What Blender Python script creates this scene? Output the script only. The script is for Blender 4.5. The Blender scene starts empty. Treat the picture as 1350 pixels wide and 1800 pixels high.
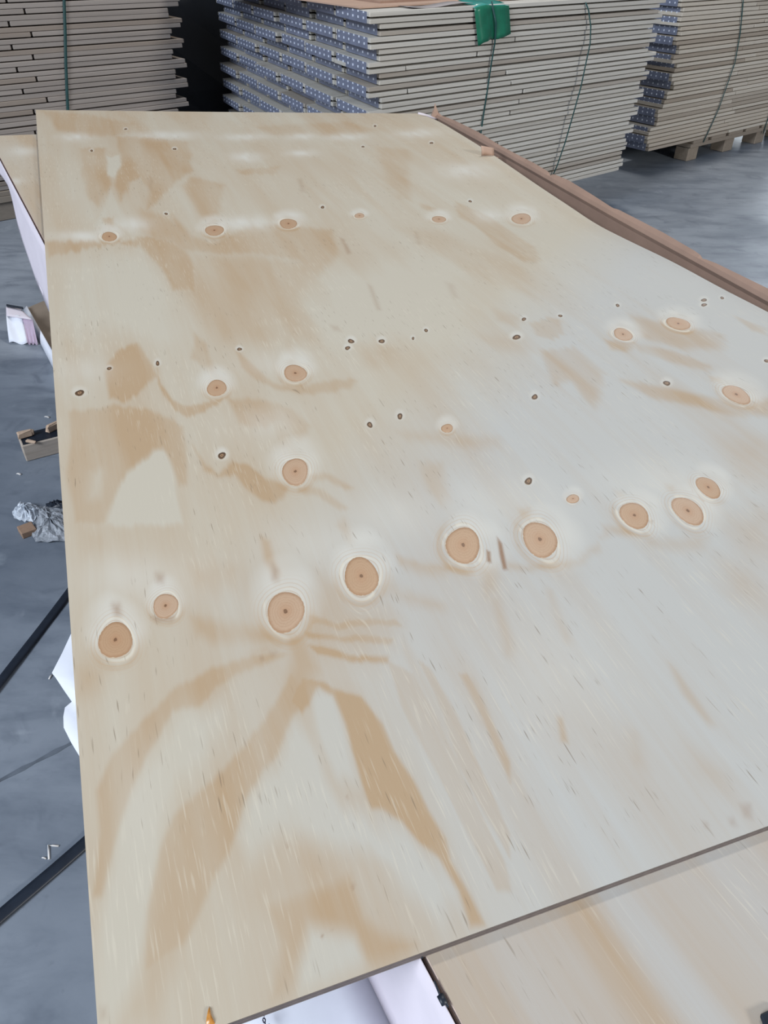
import bpy, bmesh, math, random
import numpy as np
from mathutils import Vector, Matrix

random.seed(7)
rng = np.random.default_rng(11)
scene = bpy.context.scene
COL = scene.collection

# ------------------------------------------------------------------ camera
CAM = np.array([0.0, 0.0, 1.0])
F_PX = 1350.0
CX = np.array([0.99980006, 0.01227483, 0.01578508])      # image right in the world
CD = np.array([0.01999600, -0.61374139, -0.78925387])    # image down
CF = np.array([0.0, 0.78941171, -0.61386412])            # view direction
cam_d = bpy.data.cameras.new('camera')
cam = bpy.data.objects.new('camera', cam_d)
COL.objects.link(cam)
cam_d.sensor_fit = 'VERTICAL'
cam_d.sensor_height = 24.0
cam_d.lens = 24.0 * F_PX / 1800.0
cam_d.clip_start = 0.02
cam.matrix_world = Matrix(((CX[0], -CD[0], -CF[0], CAM[0]),
                           (CX[1], -CD[1], -CF[1], CAM[1]),
                           (CX[2], -CD[2], -CF[2], CAM[2]),
                           (0, 0, 0, 1)))
scene.camera = cam

# ------------------------------------------------------------------ world, lamps, exposure
w = bpy.data.worlds.new('hall_light')
scene.world = w
w.use_nodes = True
bg = w.node_tree.nodes['Background']
bg.inputs[0].default_value = (0.60, 0.70, 0.88, 1)
bg.inputs[1].default_value = 0.25
scene.view_settings.view_transform = 'Standard'
scene.view_settings.look = 'None'
scene.view_settings.exposure = 0.0
scene.view_settings.gamma = 1.0
scene.view_settings.use_curve_mapping = False


def area(name, loc, target, sx, sy, power, color):
    d = bpy.data.lights.new(name, 'AREA')
    d.shape = 'RECTANGLE'
    d.size, d.size_y = sx, sy
    d.energy = power
    d.color = color
    o = bpy.data.objects.new(name, d)
    COL.objects.link(o)
    o.location = loc
    o.rotation_euler = (Vector(target) - Vector(loc)).to_track_quat('-Z', 'Y').to_euler()
    return o


area('high_bay_lamp_far', (1.2, 4.6, 5.0), (0.6, 1.0, 0.4), 0.5, 0.5, 105, (1.0, 0.94, 0.85))
area('high_bay_lamp_side', (4.4, -2.0, 2.3), (0.8, 3.2, 0.4), 0.7, 0.7, 155, (1.0, 0.97, 0.92))
area('daylight_gate', (-3.8, -2.4, 4.0), (0.0, 1.2, 0.3), 2.6, 2.6, 390, (0.84, 0.91, 1.0))
area('loading_door', (9.0, 17.0, 3.2), (1.6, 3.5, 0.0), 5.0, 3.5, 330, (0.85, 0.93, 1.0))


# ------------------------------------------------------------------ geometry helpers
def ray(p):
    return CX * (p[0] - 675.0) + CD * (p[1] - 900.0) + CF * F_PX


def at_z(p, z):
    r = ray(p)
    return CAM + r * ((z - CAM[2]) / r[2])


def on_plane(p, P0, n):
    r = ray(p)
    return CAM + r * (((P0 - CAM) @ n) / (r @ n))


# frame of the plywood pile (it leans a little): u along the near short edge, v along the length
PK = 0.88                                        # size of the pile's local unit in metres
SO = CAM + PK * (np.array([-0.14933147, 0.14269972, 0.4971984]) - CAM)
EU = np.array([0.9323, 0.3569, -0.0582]); EU /= np.linalg.norm(EU)
EV = np.array([-0.3568, 0.9341, 0.0125]); EV = EV - EU * (EV @ EU); EV /= np.linalg.norm(EV)
EN = np.cross(EU, EV)
SM = np.array([EU, EV, EN])
PILE = Matrix(((EU[0] * PK, EV[0] * PK, EN[0] * PK, SO[0]), (EU[1] * PK, EV[1] * PK, EN[1] * PK, SO[1]),
               (EU[2] * PK, EV[2] * PK, EN[2] * PK, SO[2]), (0, 0, 0, 1)))


def pile(p, n=(0, 0, 1), d=0.0):
    n = np.array(n, float)
    o = SM @ (CAM - SO) / PK
    r = SM @ ray(p) / PK
    return o + r * ((d - n @ o) / (n @ r))


def uv(p, wz=0.0):
    q = pile(p, (0, 0, 1), wz)
    return q[:2]


def link(name, me, mats, parent=None, matrix=None):
    o = bpy.data.objects.new(name, me)
    COL.objects.link(o)
    if mats is not None:
        for m in (mats if isinstance(mats, (list, tuple)) else [mats]):
            if m.name not in [x.name for x in me.materials if x]:
                me.materials.append(m)
    if parent is not None:
        o.parent = parent
    if matrix is not None:
        o.matrix_world = matrix
    return o


def tag(o, label=None, cat=None, group=None, kind=None):
    if label: o['label'] = label
    if cat: o['category'] = cat
    if group: o['group'] = group
    if kind: o['kind'] = kind
    return o


def empty(name, matrix, label, cat, group=None):
    o = bpy.data.objects.new(name, None)
    COL.objects.link(o)
    o.matrix_world = matrix
    o.empty_display_size = 0.05
    return tag(o, label, cat, group)


def mesh_from(name, verts, faces, smooth=False):
    me = bpy.data.meshes.new(name)
    me.from_pydata([tuple(map(float, v)) for v in verts], [], faces)
    if smooth:
        for p in me.polygons: p.use_smooth = True
    me.update()
    return me


def bm_mesh(name, bm, smooth=False):
    bmesh.ops.recalc_face_normals(bm, faces=bm.faces[:])
    me = bpy.data.meshes.new(name)
    bm.to_mesh(me)
    bm.free()
    if smooth:
        for p in me.polygons: p.use_smooth = True
    return me


def bm_box(bm, lo, hi, bevel=0.0, mi=0):
    r = bmesh.ops.create_cube(bm, size=1.0)
    vs = r['verts']
    for v in vs:
        v.co = Vector([lo[i] + (v.co[i] + 0.5) * (hi[i] - lo[i]) for i in range(3)])
    fs = list({f for v in vs for f in v.link_faces})
    for f in fs: f.material_index = mi
    if bevel:
        es = list({e for v in vs for e in v.link_edges})
        bmesh.ops.bevel(bm, geom=es, offset=bevel, segments=1, affect='EDGES', profile=0.5)
    return bm


def tube(name, pts, rx, ry, side, mat, parent=None, closed=True):
    """flat or round band swept along points; side = direction of the wide axis"""
    n = 8
    V, Fc = [], []
    pts = [np.array(p, float) for p in pts]
    for i, p in enumerate(pts):
        t = pts[min(i + 1, len(pts) - 1)] - pts[max(i - 1, 0)]
        t /= np.linalg.norm(t)
        a = np.array(side, float); a = a - t * (a @ t); a /= np.linalg.norm(a)
        b = np.cross(t, a)
        for k in range(n):
            c, s = math.cos(2 * math.pi * (k + .5) / n), math.sin(2 * math.pi * (k + .5) / n)
            V.append(p + a * rx * c * 1.08 + b * ry * s * 1.08)
    for i in range(len(pts) - 1):
        for k in range(n):
            k2 = (k + 1) % n
            Fc.append((i * n + k, i * n + k2, (i + 1) * n + k2, (i + 1) * n + k))
    Fc.append(tuple(range(n - 1, -1, -1)))
    Fc.append(tuple((len(pts) - 1) * n + k for k in range(n)))
    return link(name, mesh_from(name, V, Fc, True), mat, parent)


def sheet_mesh(name, top, thick, normal_fn=None, smooth=True):
    """top: (rows, cols, 3) grid of points -> closed thin sheet"""
    R, Cn = top.shape[:2]
    gx = np.gradient(top, axis=1); gy = np.gradient(top, axis=0)
    nn = np.cross(gx, gy); nn /= np.maximum(np.linalg.norm(nn, axis=2, keepdims=True), 1e-9)
    bot = top - nn * thick
    V = np.concatenate([top.reshape(-1, 3), bot.reshape(-1, 3)])
    N = R * Cn
    Fc = []
    for r in range(R - 1):
        for c in range(Cn - 1):
            a = r * Cn + c
            Fc.append((a, a + 1, a + Cn + 1, a + Cn))
            Fc.append((N + a + Cn, N + a + Cn + 1, N + a + 1, N + a))
    ring = [c for c in range(Cn)] + [r * Cn + Cn - 1 for r in range(1, R)] + \
           [(R - 1) * Cn + c for c in range(Cn - 2, -1, -1)] + [r * Cn for r in range(R - 2, 0, -1)]
    for i in range(len(ring)):
        a, b = ring[i], ring[(i + 1) % len(ring)]
        Fc.append((b, a, a + N, b + N))
    return mesh_from(name, V, Fc, smooth)


# ------------------------------------------------------------------ materials
class NT:
    def __init__(self, name, rough=0.6, metallic=0.0):
        self.m = bpy.data.materials.new(name)
        self.m.use_nodes = True
        self.t = self.m.node_tree
        self.b = self.t.nodes['Principled BSDF']
        self.b.inputs['Roughness'].default_value = rough
        self.b.inputs['Metallic'].default_value = metallic

    def n(self, typ, **kw):
        x = self.t.nodes.new(typ)
        for k, v in kw.items(): setattr(x, k, v)
        return x

    def l(self, a, b): self.t.links.new(a, b)

    def set(self, sock, v):
        if isinstance(v, bpy.types.NodeSocket): self.l(v, sock)
        else: sock.default_value = v

    def math(self, op, a, b=None, c=None, clamp=False):
        x = self.n('ShaderNodeMath', operation=op, use_clamp=clamp)
        self.set(x.inputs[0], a)
        if b is not None: self.set(x.inputs[1], b)
        if c is not None: self.set(x.inputs[2], c)
        return x.outputs[0]

    def mix(self, f, a, b, typ='MIX'):
        x = self.n('ShaderNodeMix', data_type='RGBA', blend_type=typ)
        self.set(x.inputs[0], f)
        self.set(x.inputs[6], a if isinstance(a, bpy.types.NodeSocket) else (*a, 1))
        self.set(x.inputs[7], b if isinstance(b, bpy.types.NodeSocket) else (*b, 1))
        return x.outputs[2]

    def attr(self, name):
        return self.n('ShaderNodeAttribute', attribute_name=name).outputs['Fac']

    def step(self, v, lo, hi, a=0.0, b=1.0):
        x = self.n('ShaderNodeMapRange', interpolation_type='SMOOTHSTEP')
        self.set(x.inputs[0], v)
        for i, q in ((1, lo), (2, hi), (3, a), (4, b)): self.set(x.inputs[i], q)
        return x.outputs[0]

    def noise(self, vec, scale=5.0, detail=2.0, rough=0.5, dist=0.0):
        x = self.n('ShaderNodeTexNoise')
        if vec is not None: self.l(vec, x.inputs['Vector'])
        x.inputs['Scale'].default_value = scale
        x.inputs['Detail'].default_value = detail
        x.inputs['Roughness'].default_value = rough
        x.inputs['Distortion'].default_value = dist
        return x.outputs[0]

    def coord(self, which='Object'):
        return self.n('ShaderNodeTexCoord').outputs[which]

    def vec(self, x, y, z=0.0):
        c = self.n('ShaderNodeCombineXYZ')
        for i, q in enumerate((x, y, z)): self.set(c.inputs[i], q)
        return c.outputs[0]

    def scaled(self, vec, s):
        x = self.n('ShaderNodeMapping')
        self.l(vec, x.inputs[0])
        x.inputs['Scale'].default_value = s
        return x.outputs[0]

    def rand(self):
        return self.n('ShaderNodeObjectInfo').outputs['Random']

    def bump(self, h, strength=0.2, dist=0.002):
        x = self.n('ShaderNodeBump')
        x.inputs['Strength'].default_value = strength
        x.inputs['Distance'].default_value = dist
        self.l(h, x.inputs['Height'])
        self.l(x.outputs[0], self.b.inputs['Normal'])

    def color(self, c): self.set(self.b.inputs['Base Color'], c if isinstance(c, bpy.types.NodeSocket) else (*c, 1))


def plain(name, c, rough=0.6, var=0.12, scale=30.0, metallic=0.0, bump=0.0):
    k = NT(name, rough, metallic)
    n = k.noise(k.coord(), scale, 4, 0.6)
    k.color(k.mix(k.step(n, 0.25, 0.75), [x * (1 - var) for x in c], [min(1, x * (1 + var)) for x in c]))
    if bump: k.bump(n, bump, 0.002)
    return k.m


def veneer_material():
    k = NT('plywood_veneer', 0.68)
    k.b.inputs['Specular IOR Level'].default_value = 0.3
    gu = k.attr('grain_u'); v = k.attr('grain_v')
    tan = k.attr('tan'); halo = k.attr('halo'); kd = k.attr('knot_d'); dark = k.attr('dark'); cool = k.attr('cool')
    streak = k.noise(k.vec(k.math('MULTIPLY', gu, 260.0), k.math('MULTIPLY', v, 7.0)), 1.0, 3, 0.6)
    streak2 = k.noise(k.vec(k.math('MULTIPLY', gu, 70.0), k.math('MULTIPLY', v, 2.2), 3.0), 1.0, 3, 0.55)
    broad = k.noise(k.vec(k.math('MULTIPLY', gu, 16.0), k.math('MULTIPLY', v, 1.9), 7.0), 1.0, 3, 0.5, 0.4)
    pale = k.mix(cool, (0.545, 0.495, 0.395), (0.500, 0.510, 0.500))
    tan = k.math('MULTIPLY', tan, k.step(broad, 0.3, 0.7, 0.72, 1.18))
    tn = k.math('ADD', tan, k.math('MULTIPLY', k.math('SUBTRACT', streak2, 0.5), 0.26))
    tn = k.math('ADD', tn, k.math('MULTIPLY', k.math('SUBTRACT', streak, 0.5), 0.18))
    tn = k.math('ADD', tn, k.math('MULTIPLY', k.math('SUBTRACT', broad, 0.5), 0.50), clamp=True)
    col = k.mix(tn, pale, (0.455, 0.325, 0.200))
    # growth-ring arcs hugging each knot
    arcs = k.math('SINE', k.math('ADD', k.math('MULTIPLY', kd, 30.0), k.math('MULTIPLY', streak2, 5.0)))
    amask = k.step(kd, 1.05, 2.1, 1.0, 0.0)
    arcv = k.math('MULTIPLY', k.math('MULTIPLY', k.step(arcs, 0.45, 1.0), amask), 0.42)
    col = k.mix(k.math('MULTIPLY', halo, 0.85), col, (0.655, 0.640, 0.580))
    col = k.mix(arcv, col, (0.50, 0.33, 0.19))
    col = k.mix(k.math('MULTIPLY', dark, 0.75), col, (0.27, 0.135, 0.06))
    # fine light and dark fibres
    fib = k.noise(k.vec(k.math('MULTIPLY', gu, 520.0), k.math('MULTIPLY', v, 26.0), 9.0), 1.0, 2, 0.5)
    fw = k.noise(k.vec(k.math('MULTIPLY', gu, 9.0), k.math('MULTIPLY', v, 4.0), 11.0), 1.0, 2, 0.5)
    fv = k.math('MULTIPLY', k.step(fib, 0.56, 0.70), k.step(fw, 0.42, 0.60))
    col = k.mix(k.math('MULTIPLY', fv, 0.32), col, (0.70, 0.65, 0.53))
    # bright resin-rich line just outside a knot, broken and uneven
    cres = k.math('MULTIPLY', k.step(kd, 1.03, 1.09), k.step(kd, 1.16, 1.30, 1.0, 0.0))
    col = k.mix(k.math('MULTIPLY', k.math('MULTIPLY', cres, k.step(streak2, 0.42, 0.62)), 0.60), col, (0.74, 0.69, 0.57))
    pore = k.noise(k.vec(k.math('MULTIPLY', gu, 520.0), k.math('MULTIPLY', v, 34.0), 1.0), 1.0, 1, 0.5)
    where = k.noise(k.vec(k.math('MULTIPLY', gu, 11.0), k.math('MULTIPLY', v, 5.0), 5.0), 1.0, 2, 0.5)
    pv = k.math('MULTIPLY', k.step(pore, 0.66, 0.76), k.step(where, 0.44, 0.60))
    col = k.mix(k.math('MULTIPLY', pv, 0.60), col, (0.20, 0.15, 0.10))
    k.color(col)
    k.bump(streak, 0.12, 0.0006)
    return k.m


def knot_material(name, big):
    k = NT(name, 0.5)
    r = k.attr('kr'); rnd = k.rand()
    n = k.noise(k.coord(), 260.0, 3, 0.6)
    rr = k.math('ADD', r, k.math('MULTIPLY', k.math('SUBTRACT', n, 0.5), 0.16))
    if big:
        ring = k.math('SINE', k.math('MULTIPLY', rr, 46.0))
        base = k.mix(rnd, (0.52, 0.365, 0.25), (0.47, 0.30, 0.175))
        base = k.mix(k.step(rr, 0.0, 0.6, 0.6, 0.0), base, (0.455, 0.25, 0.135))
        c = k.mix(k.math('MULTIPLY', k.step(ring, 0.2, 1.0), 0.24), base, (0.36, 0.20, 0.11))
        c = k.mix(k.step(rr, 0.86, 0.93, 0.0, 0.55), c, (0.34, 0.18, 0.09))
        c = k.mix(k.step(rr, 0.97, 1.03, 0.0, 0.9), c, (0.70, 0.62, 0.46))
        c = k.mix(k.step(rr, 0.085, 0.13, 0.85, 0.0), c, (0.15, 0.07, 0.03))
    else:
        c = k.mix(k.step(rr, 0.30, 0.55), (0.36, 0.22, 0.12), (0.10, 0.055, 0.03))
        c = k.mix(k.step(rr, 0.10, 0.24, 0.9, 0.0), c, (0.08, 0.04, 0.02))
        c = k.mix(k.step(rr, 0.86, 1.02, 0.0, 0.8), c, (0.42, 0.31, 0.19))
    k.color(c)
    k.bump(n, 0.25, 0.0008)
    return k.m


def plank_material(name, a, b, stain):
    k = NT(name, 0.7)
    rnd = k.rand()
    g = k.coord('Generated')
    co = k.coord('Object')
    off = k.n('ShaderNodeVectorMath', operation='ADD')
    k.l(k.scaled(g, (3.0, 6.0, 6.0)), off.inputs[0])
    k.l(k.vec(k.math('MULTIPLY', rnd, 37.0), k.math('MULTIPLY', rnd, 91.0), 0.0), off.inputs[1])
    n = k.noise(off.outputs[0], 1.0, 4, 0.6)
    n2 = k.noise(k.scaled(off.outputs[0], (2.5, 1, 3)), 1.0, 2, 0.5)
    c = k.mix(rnd, a, b)
    odd = k.math('FRACT', k.math('MULTIPLY', rnd, 17.3))
    c = k.mix(k.step(odd, 0.80, 0.92, 0.0, 0.55), c, (0.25, 0.19, 0.14))
    c = k.mix(k.step(n, 0.3, 0.75, 0.0, 0.5), c, [x * 0.78 for x in b])
    c = k.mix(k.step(n2, 0.66, 0.74, 0.0, stain), c, (0.16, 0.09, 0.05))
    k.color(c)
    return k.m


VENEER = veneer_material()
KNOT_BIG = knot_material('sound_knot', True)
KNOT_SMALL = knot_material('black_knot', False)
PLY_A = plain('ply_edge_light', (0.20, 0.165, 0.15), 0.8, 0.15, 90)
PLY_B = plain('ply_edge_dark', (0.135, 0.112, 0.108), 0.8, 0.15, 90)
EDGE_PALE = plain('pale_sheet_edge', (0.66, 0.52, 0.43), 0.8, 0.10, 60)
PLANK_L = plank_material('dimmed_plank', (0.37, 0.325, 0.29), (0.30, 0.26, 0.23), 0.6)  # wood colour darkened to stand in for weaker light on the left stack
PLANK_M = plank_material('pale_plank', (0.64, 0.62, 0.57), (0.54, 0.515, 0.465), 0.35)
PLANK_R = plank_material('warm_plank', (0.72, 0.67, 0.58), (0.58, 0.51, 0.42), 0.5)
PALLET_W = plank_material('pallet_wood', (0.36, 0.30, 0.235), (0.30, 0.25, 0.20), 0.2)
PLATE = plain('blue_grey_steel', (0.235, 0.265, 0.37), 0.42, 0.15, 25, 0.25)
TOOTH = plain('bright_tooth', (0.80, 0.86, 0.98), 0.35, 0.03, 20)
WHITE = plain('white_wrapping_paper', (0.86, 0.885, 0.96), 0.55, 0.04, 14, bump=0.05)
WHITE_PINK = plain('pinkish_wrapping_paper', (0.76, 0.70, 0.76), 0.6, 0.04, 12, bump=0.08)
PINK = plain('pink_paper', (0.52, 0.41, 0.52), 0.6, 0.10, 30)
CARD = plain('brown_cardboard', (0.36, 0.235, 0.175), 0.8, 0.08, 12)
CARD_DK = plain('inner_cardboard', (0.25, 0.20, 0.155), 0.85, 0.10, 9)
CARD_LT = plain('light_cardboard', (0.50, 0.34, 0.255), 0.8, 0.06, 12)
BLACK = plain('black_strap_plastic', (0.012, 0.018, 0.030), 0.45, 0.2, 40)
TEAL = plain('green_strap_plastic', (0.012, 0.062, 0.062), 0.4, 0.15, 30)
GREEN = plain('green_plastic_tag', (0.010, 0.150, 0.085), 0.32, 0.18, 26, bump=0.1)
GREEN_TOP = plain('teal_plastic_film', (0.05, 0.30, 0.26), 0.3, 0.15, 26)
GAP_BLACK = plain('gap_black', (0.008, 0.010, 0.014), 0.6, 0.2, 8)  # near-black surface of the block added to darken the gap
TIMBER = plank_material('rough_timber', (0.52, 0.45, 0.38), (0.42, 0.34, 0.27), 0.4)
OFFCUT = plank_material('offcut_wood', (0.36, 0.235, 0.16), (0.33, 0.21, 0.14), 0.1)
SLIVER = plain('fresh_splinter', (0.72, 0.70, 0.68), 0.6, 0.05, 60)
CHIP = plain('wood_chip', (0.55, 0.40, 0.29), 0.7, 0.15, 60)
INK = plain('printed_ink', (0.03, 0.03, 0.06), 0.6, 0.1, 60)
RESIN = plain('orange_resin', (0.55, 0.24, 0.05), 0.25, 0.25, 300)

k = NT('crumpled_film', 0.3)
n = k.noise(k.coord(), 55.0, 5, 0.65, 0.8)
k.color(k.mix(k.step(n, 0.35, 0.7), (0.34, 0.37, 0.41), (0.62, 0.65, 0.70)))
k.b.inputs['Alpha'].default_value = 0.75
k.bump(n, 0.6, 0.01)
FILM = k.m
k = NT('white_film', 0.35)
n = k.noise(k.coord(), 40.0, 5, 0.65, 0.5)
k.color(k.mix(k.step(n, 0.3, 0.7), (0.46, 0.51, 0.58), (0.62, 0.67, 0.73)))
k.bump(n, 0.5, 0.008)
FILM_W = k.m

k = NT('concrete', 0.5)
co = k.coord()
a = k.noise(co, 1.3, 5, 0.55, 0.3)
b = k.noise(k.scaled(co, (1.0, 2.6, 1.0)), 4.5, 5, 0.6, 0.4)
c3 = k.noise(co, 60.0, 3, 0.6)
c = k.mix(k.step(a, 0.36, 0.66), (0.165, 0.194, 0.236), (0.300, 0.338, 0.392))
c = k.mix(k.step(b, 0.40, 0.72, 0.0, 0.65), c, (0.105, 0.130, 0.168))
c = k.mix(k.step(b, 0.22, 0.36, 0.5, 0.0), c, (0.41, 0.45, 0.50))
c = k.mix(k.step(c3, 0.62, 0.75, 0.0, 0.15), c, (0.07, 0.08, 0.10))
d2 = k.noise(co, 11.0, 4, 0.6, 0.6)
c = k.mix(k.step(d2, 0.56, 0.72, 0.0, 0.45), c, (0.10, 0.122, 0.158))
c = k.mix(k.step(d2, 0.26, 0.40, 0.35, 0.0), c, (0.36, 0.40, 0.45))
k.color(c)
k.l(k.step(a, 0.3, 0.7, 0.56, 0.36), k.b.inputs['Roughness'])
k.bump(c3, 0.08, 0.003)
CONCRETE = k.m
WALL = plain('dark_steel_cladding', (0.03, 0.035, 0.045), 0.7, 0.1, 3)
JOINT = plain('dirty_joint', (0.105, 0.125, 0.155), 0.8, 0.3, 20)

# ------------------------------------------------------------------ floor and far wall
E1 = np.array([0.768, 0.641, 0.0]); E1 /= np.linalg.norm(E1)
E2 = np.array([-E1[1], E1[0], 0.0])
UP = np.array([0.0, 0.0, 1.0])
bm = bmesh.new()
bm_box(bm, (-7, -3, -0.1), (11, 16, 0.0))
tag(link('floor', bm_mesh('floor', bm), CONCRETE), 'blue grey stained concrete warehouse floor', kind='structure')
PM = at_z((1095, 298), 0.144); PM[2] = 0.0
wm = Matrix(((E1[0], E2[0], 0, PM[0]), (E1[1], E2[1], 0, PM[1]), (0, 0, 1, 0), (0, 0, 0, 1)))
bm = bmesh.new()
bm_box(bm, (-5.0, 4.6, 0), (6.0, 4.75, 4.5))
for i in range(36):
    bm_box(bm, (-5.0 + i * 0.305, 4.56, 0), (-4.85 + i * 0.305, 4.62, 4.5))
o = link('wall_back', bm_mesh('wall_back', bm), WALL, matrix=wm)
tag(o, 'dark ribbed steel wall far behind the plank stacks', kind='structure')
P, Q = at_z((-40, 1393), 0.0), at_z((190, 1273), 0.0)
d = (Q - P) / np.linalg.norm(Q - P); s = np.cross(UP, d)
V = []
for i in range(13):
    q = P + (Q - P) * i / 12
    hw = 0.0035 + 0.0012 * math.sin(i * 2.1)
    V += [q + s * hw + UP * 0.0006, q - s * hw + UP * 0.0006, q - s * hw - UP * 0.004, q + s * hw - UP * 0.004]
Fc = []
for i in range(12):
    for j in range(4):
        Fc.append((4 * i + j, 4 * i + (j + 1) % 4, 4 * i + 4 + (j + 1) % 4, 4 * i + 4 + j))
Fc += [(3, 2, 1, 0), (48, 49, 50, 51)]
tag(link('trim_1', mesh_from('trim_1', V, Fc), JOINT), 'dark dirt filled joint line across the concrete', kind='structure')

# ------------------------------------------------------------------ plywood pile
T = 0.0075
SW, SL = 1.22, 2.53
EDGE_V = [-0.5, 0.82, 0.93, 1.10, 1.246, 1.389, 1.492, 1.66, 1.884, 2.03, 2.315, 2.42, 2.53, 3.0]
EDGE_W = [0.0, 0.0008, -0.0036, -0.0057, -0.0133, -0.0188, -0.0135, -0.0075, 0.0033, 0.0093, 0.0152, 0.012, 0.0, 0.0]
_fv = np.linspace(-0.5, 3.0, 351)
_fw = np.interp(_fv, EDGE_V, EDGE_W)
_fw = np.convolve(np.pad(_fw, 6, mode='edge'), np.ones(13) / 13, mode='valid')


def warp(u, v):
    """droop of the right-hand edge of the sheets"""
    return np.interp(v, _fv, _fw) * np.clip((u - 0.35) / (SW - 0.35), 0, 1.1) ** 2.2


# knots: centre and half sizes read off the photograph, converted to the sheet's own metres
BIG = [(203, 1125, 29, 33), (291, 1065, 22, 22), (502, 1075, 32, 37), (635, 1013, 31, 33), (814, 958, 33, 29, 60),
       (949, 948, 36, 26, 52), (1115, 906, 29, 20, 38), (1209, 898, 31, 20, 38), (1245, 857, 24, 15, 34), (519, 829, 24, 23),
       (519, 656, 20, 15), (381, 682, 18, 14), (1095, 588, 18, 10, 17), (1192, 569, 21, 11, 14), (1294, 694, 26, 14, 24),
       (192, 416, 14, 8), (377, 405, 16, 9.5), (507, 393, 16, 8.5), (632, 378, 9, 4.5), (772, 382, 12, 6), (918, 377, 17, 9.5),
       (786, 753, 10, 8), (1007, 877, 11, 8)]
SMALL = [(140, 691, 8, 5.5), (192, 648, 4, 3), (277, 639, 3.5, 4), (421, 614, 4, 3), (390, 801, 7, 6), (617, 600, 5.5, 4),
         (611, 612, 4.5, 3.5), (671, 600, 5, 4), (650, 747, 5, 5), (703, 732, 5, 5), (749, 581, 3.5, 2.8), (726, 595, 2.5, 2.5),
         (908, 593, 7, 4.5), (921, 561, 4, 3), (985, 555, 3.5, 2.4), (1086, 536, 3.5, 2.6), (1238, 526, 5, 3),
         (1238, 535, 5, 3), (1270, 522, 3.5, 2.3), (1348, 635, 5, 3), (1172, 674, 6, 4.5), (940, 698, 5, 5), (929, 846, 7, 6),
         (567, 364, 3.5, 2.2), (292, 376, 3, 2), (161, 265, 2.6, 1.7), (307, 262, 3, 1.8), (221, 227, 2.5, 1.5), (638, 260, 2.5, 1.5),
         (758, 256, 3, 1.8), (659, 226, 2.5, 1.5), (827, 350, 3, 2)]


def knot_frame(kn):
    """centre and two half axes (in sheet metres) of a knot"""
    x, y, rx, ry = kn[:4]
    c0 = uv((x, y))
    a = (uv((x + rx, y)) - uv((x - rx, y))) / 2
    b = (uv((x, y - ry)) - uv((x, y + ry))) / 2
    if len(kn) > 4:                             # leaning oval: half axes and lean of the long one
        h, t = 2.0, math.radians(kn[4])
        Ji = np.array([(uv((x + h, y)) - uv((x - h, y))) / (2 * h), (uv((x, y + h)) - uv((x, y - h))) / (2 * h)]).T
        return c0, Ji @ np.array([[math.cos(t) * rx, math.sin(t) * ry], [math.sin(t) * rx, -math.cos(t) * ry]])
    return c0, np.array([a, b]).T


def P_(crop, pts):
    x0, y0, s = crop
    return [(x0 + x / s, y0 + y / s) for x, y in pts]


A = (140, 1150, 1.776); Bc = (120, 900, 2.045); Mc = (90, 560, 2.213); Kc = (70, 190, 1.849); Rc = (650, 300, 1.929); Dc = (650, 560, 1.929); Fc_ = (700, 950, 2.077)
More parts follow.
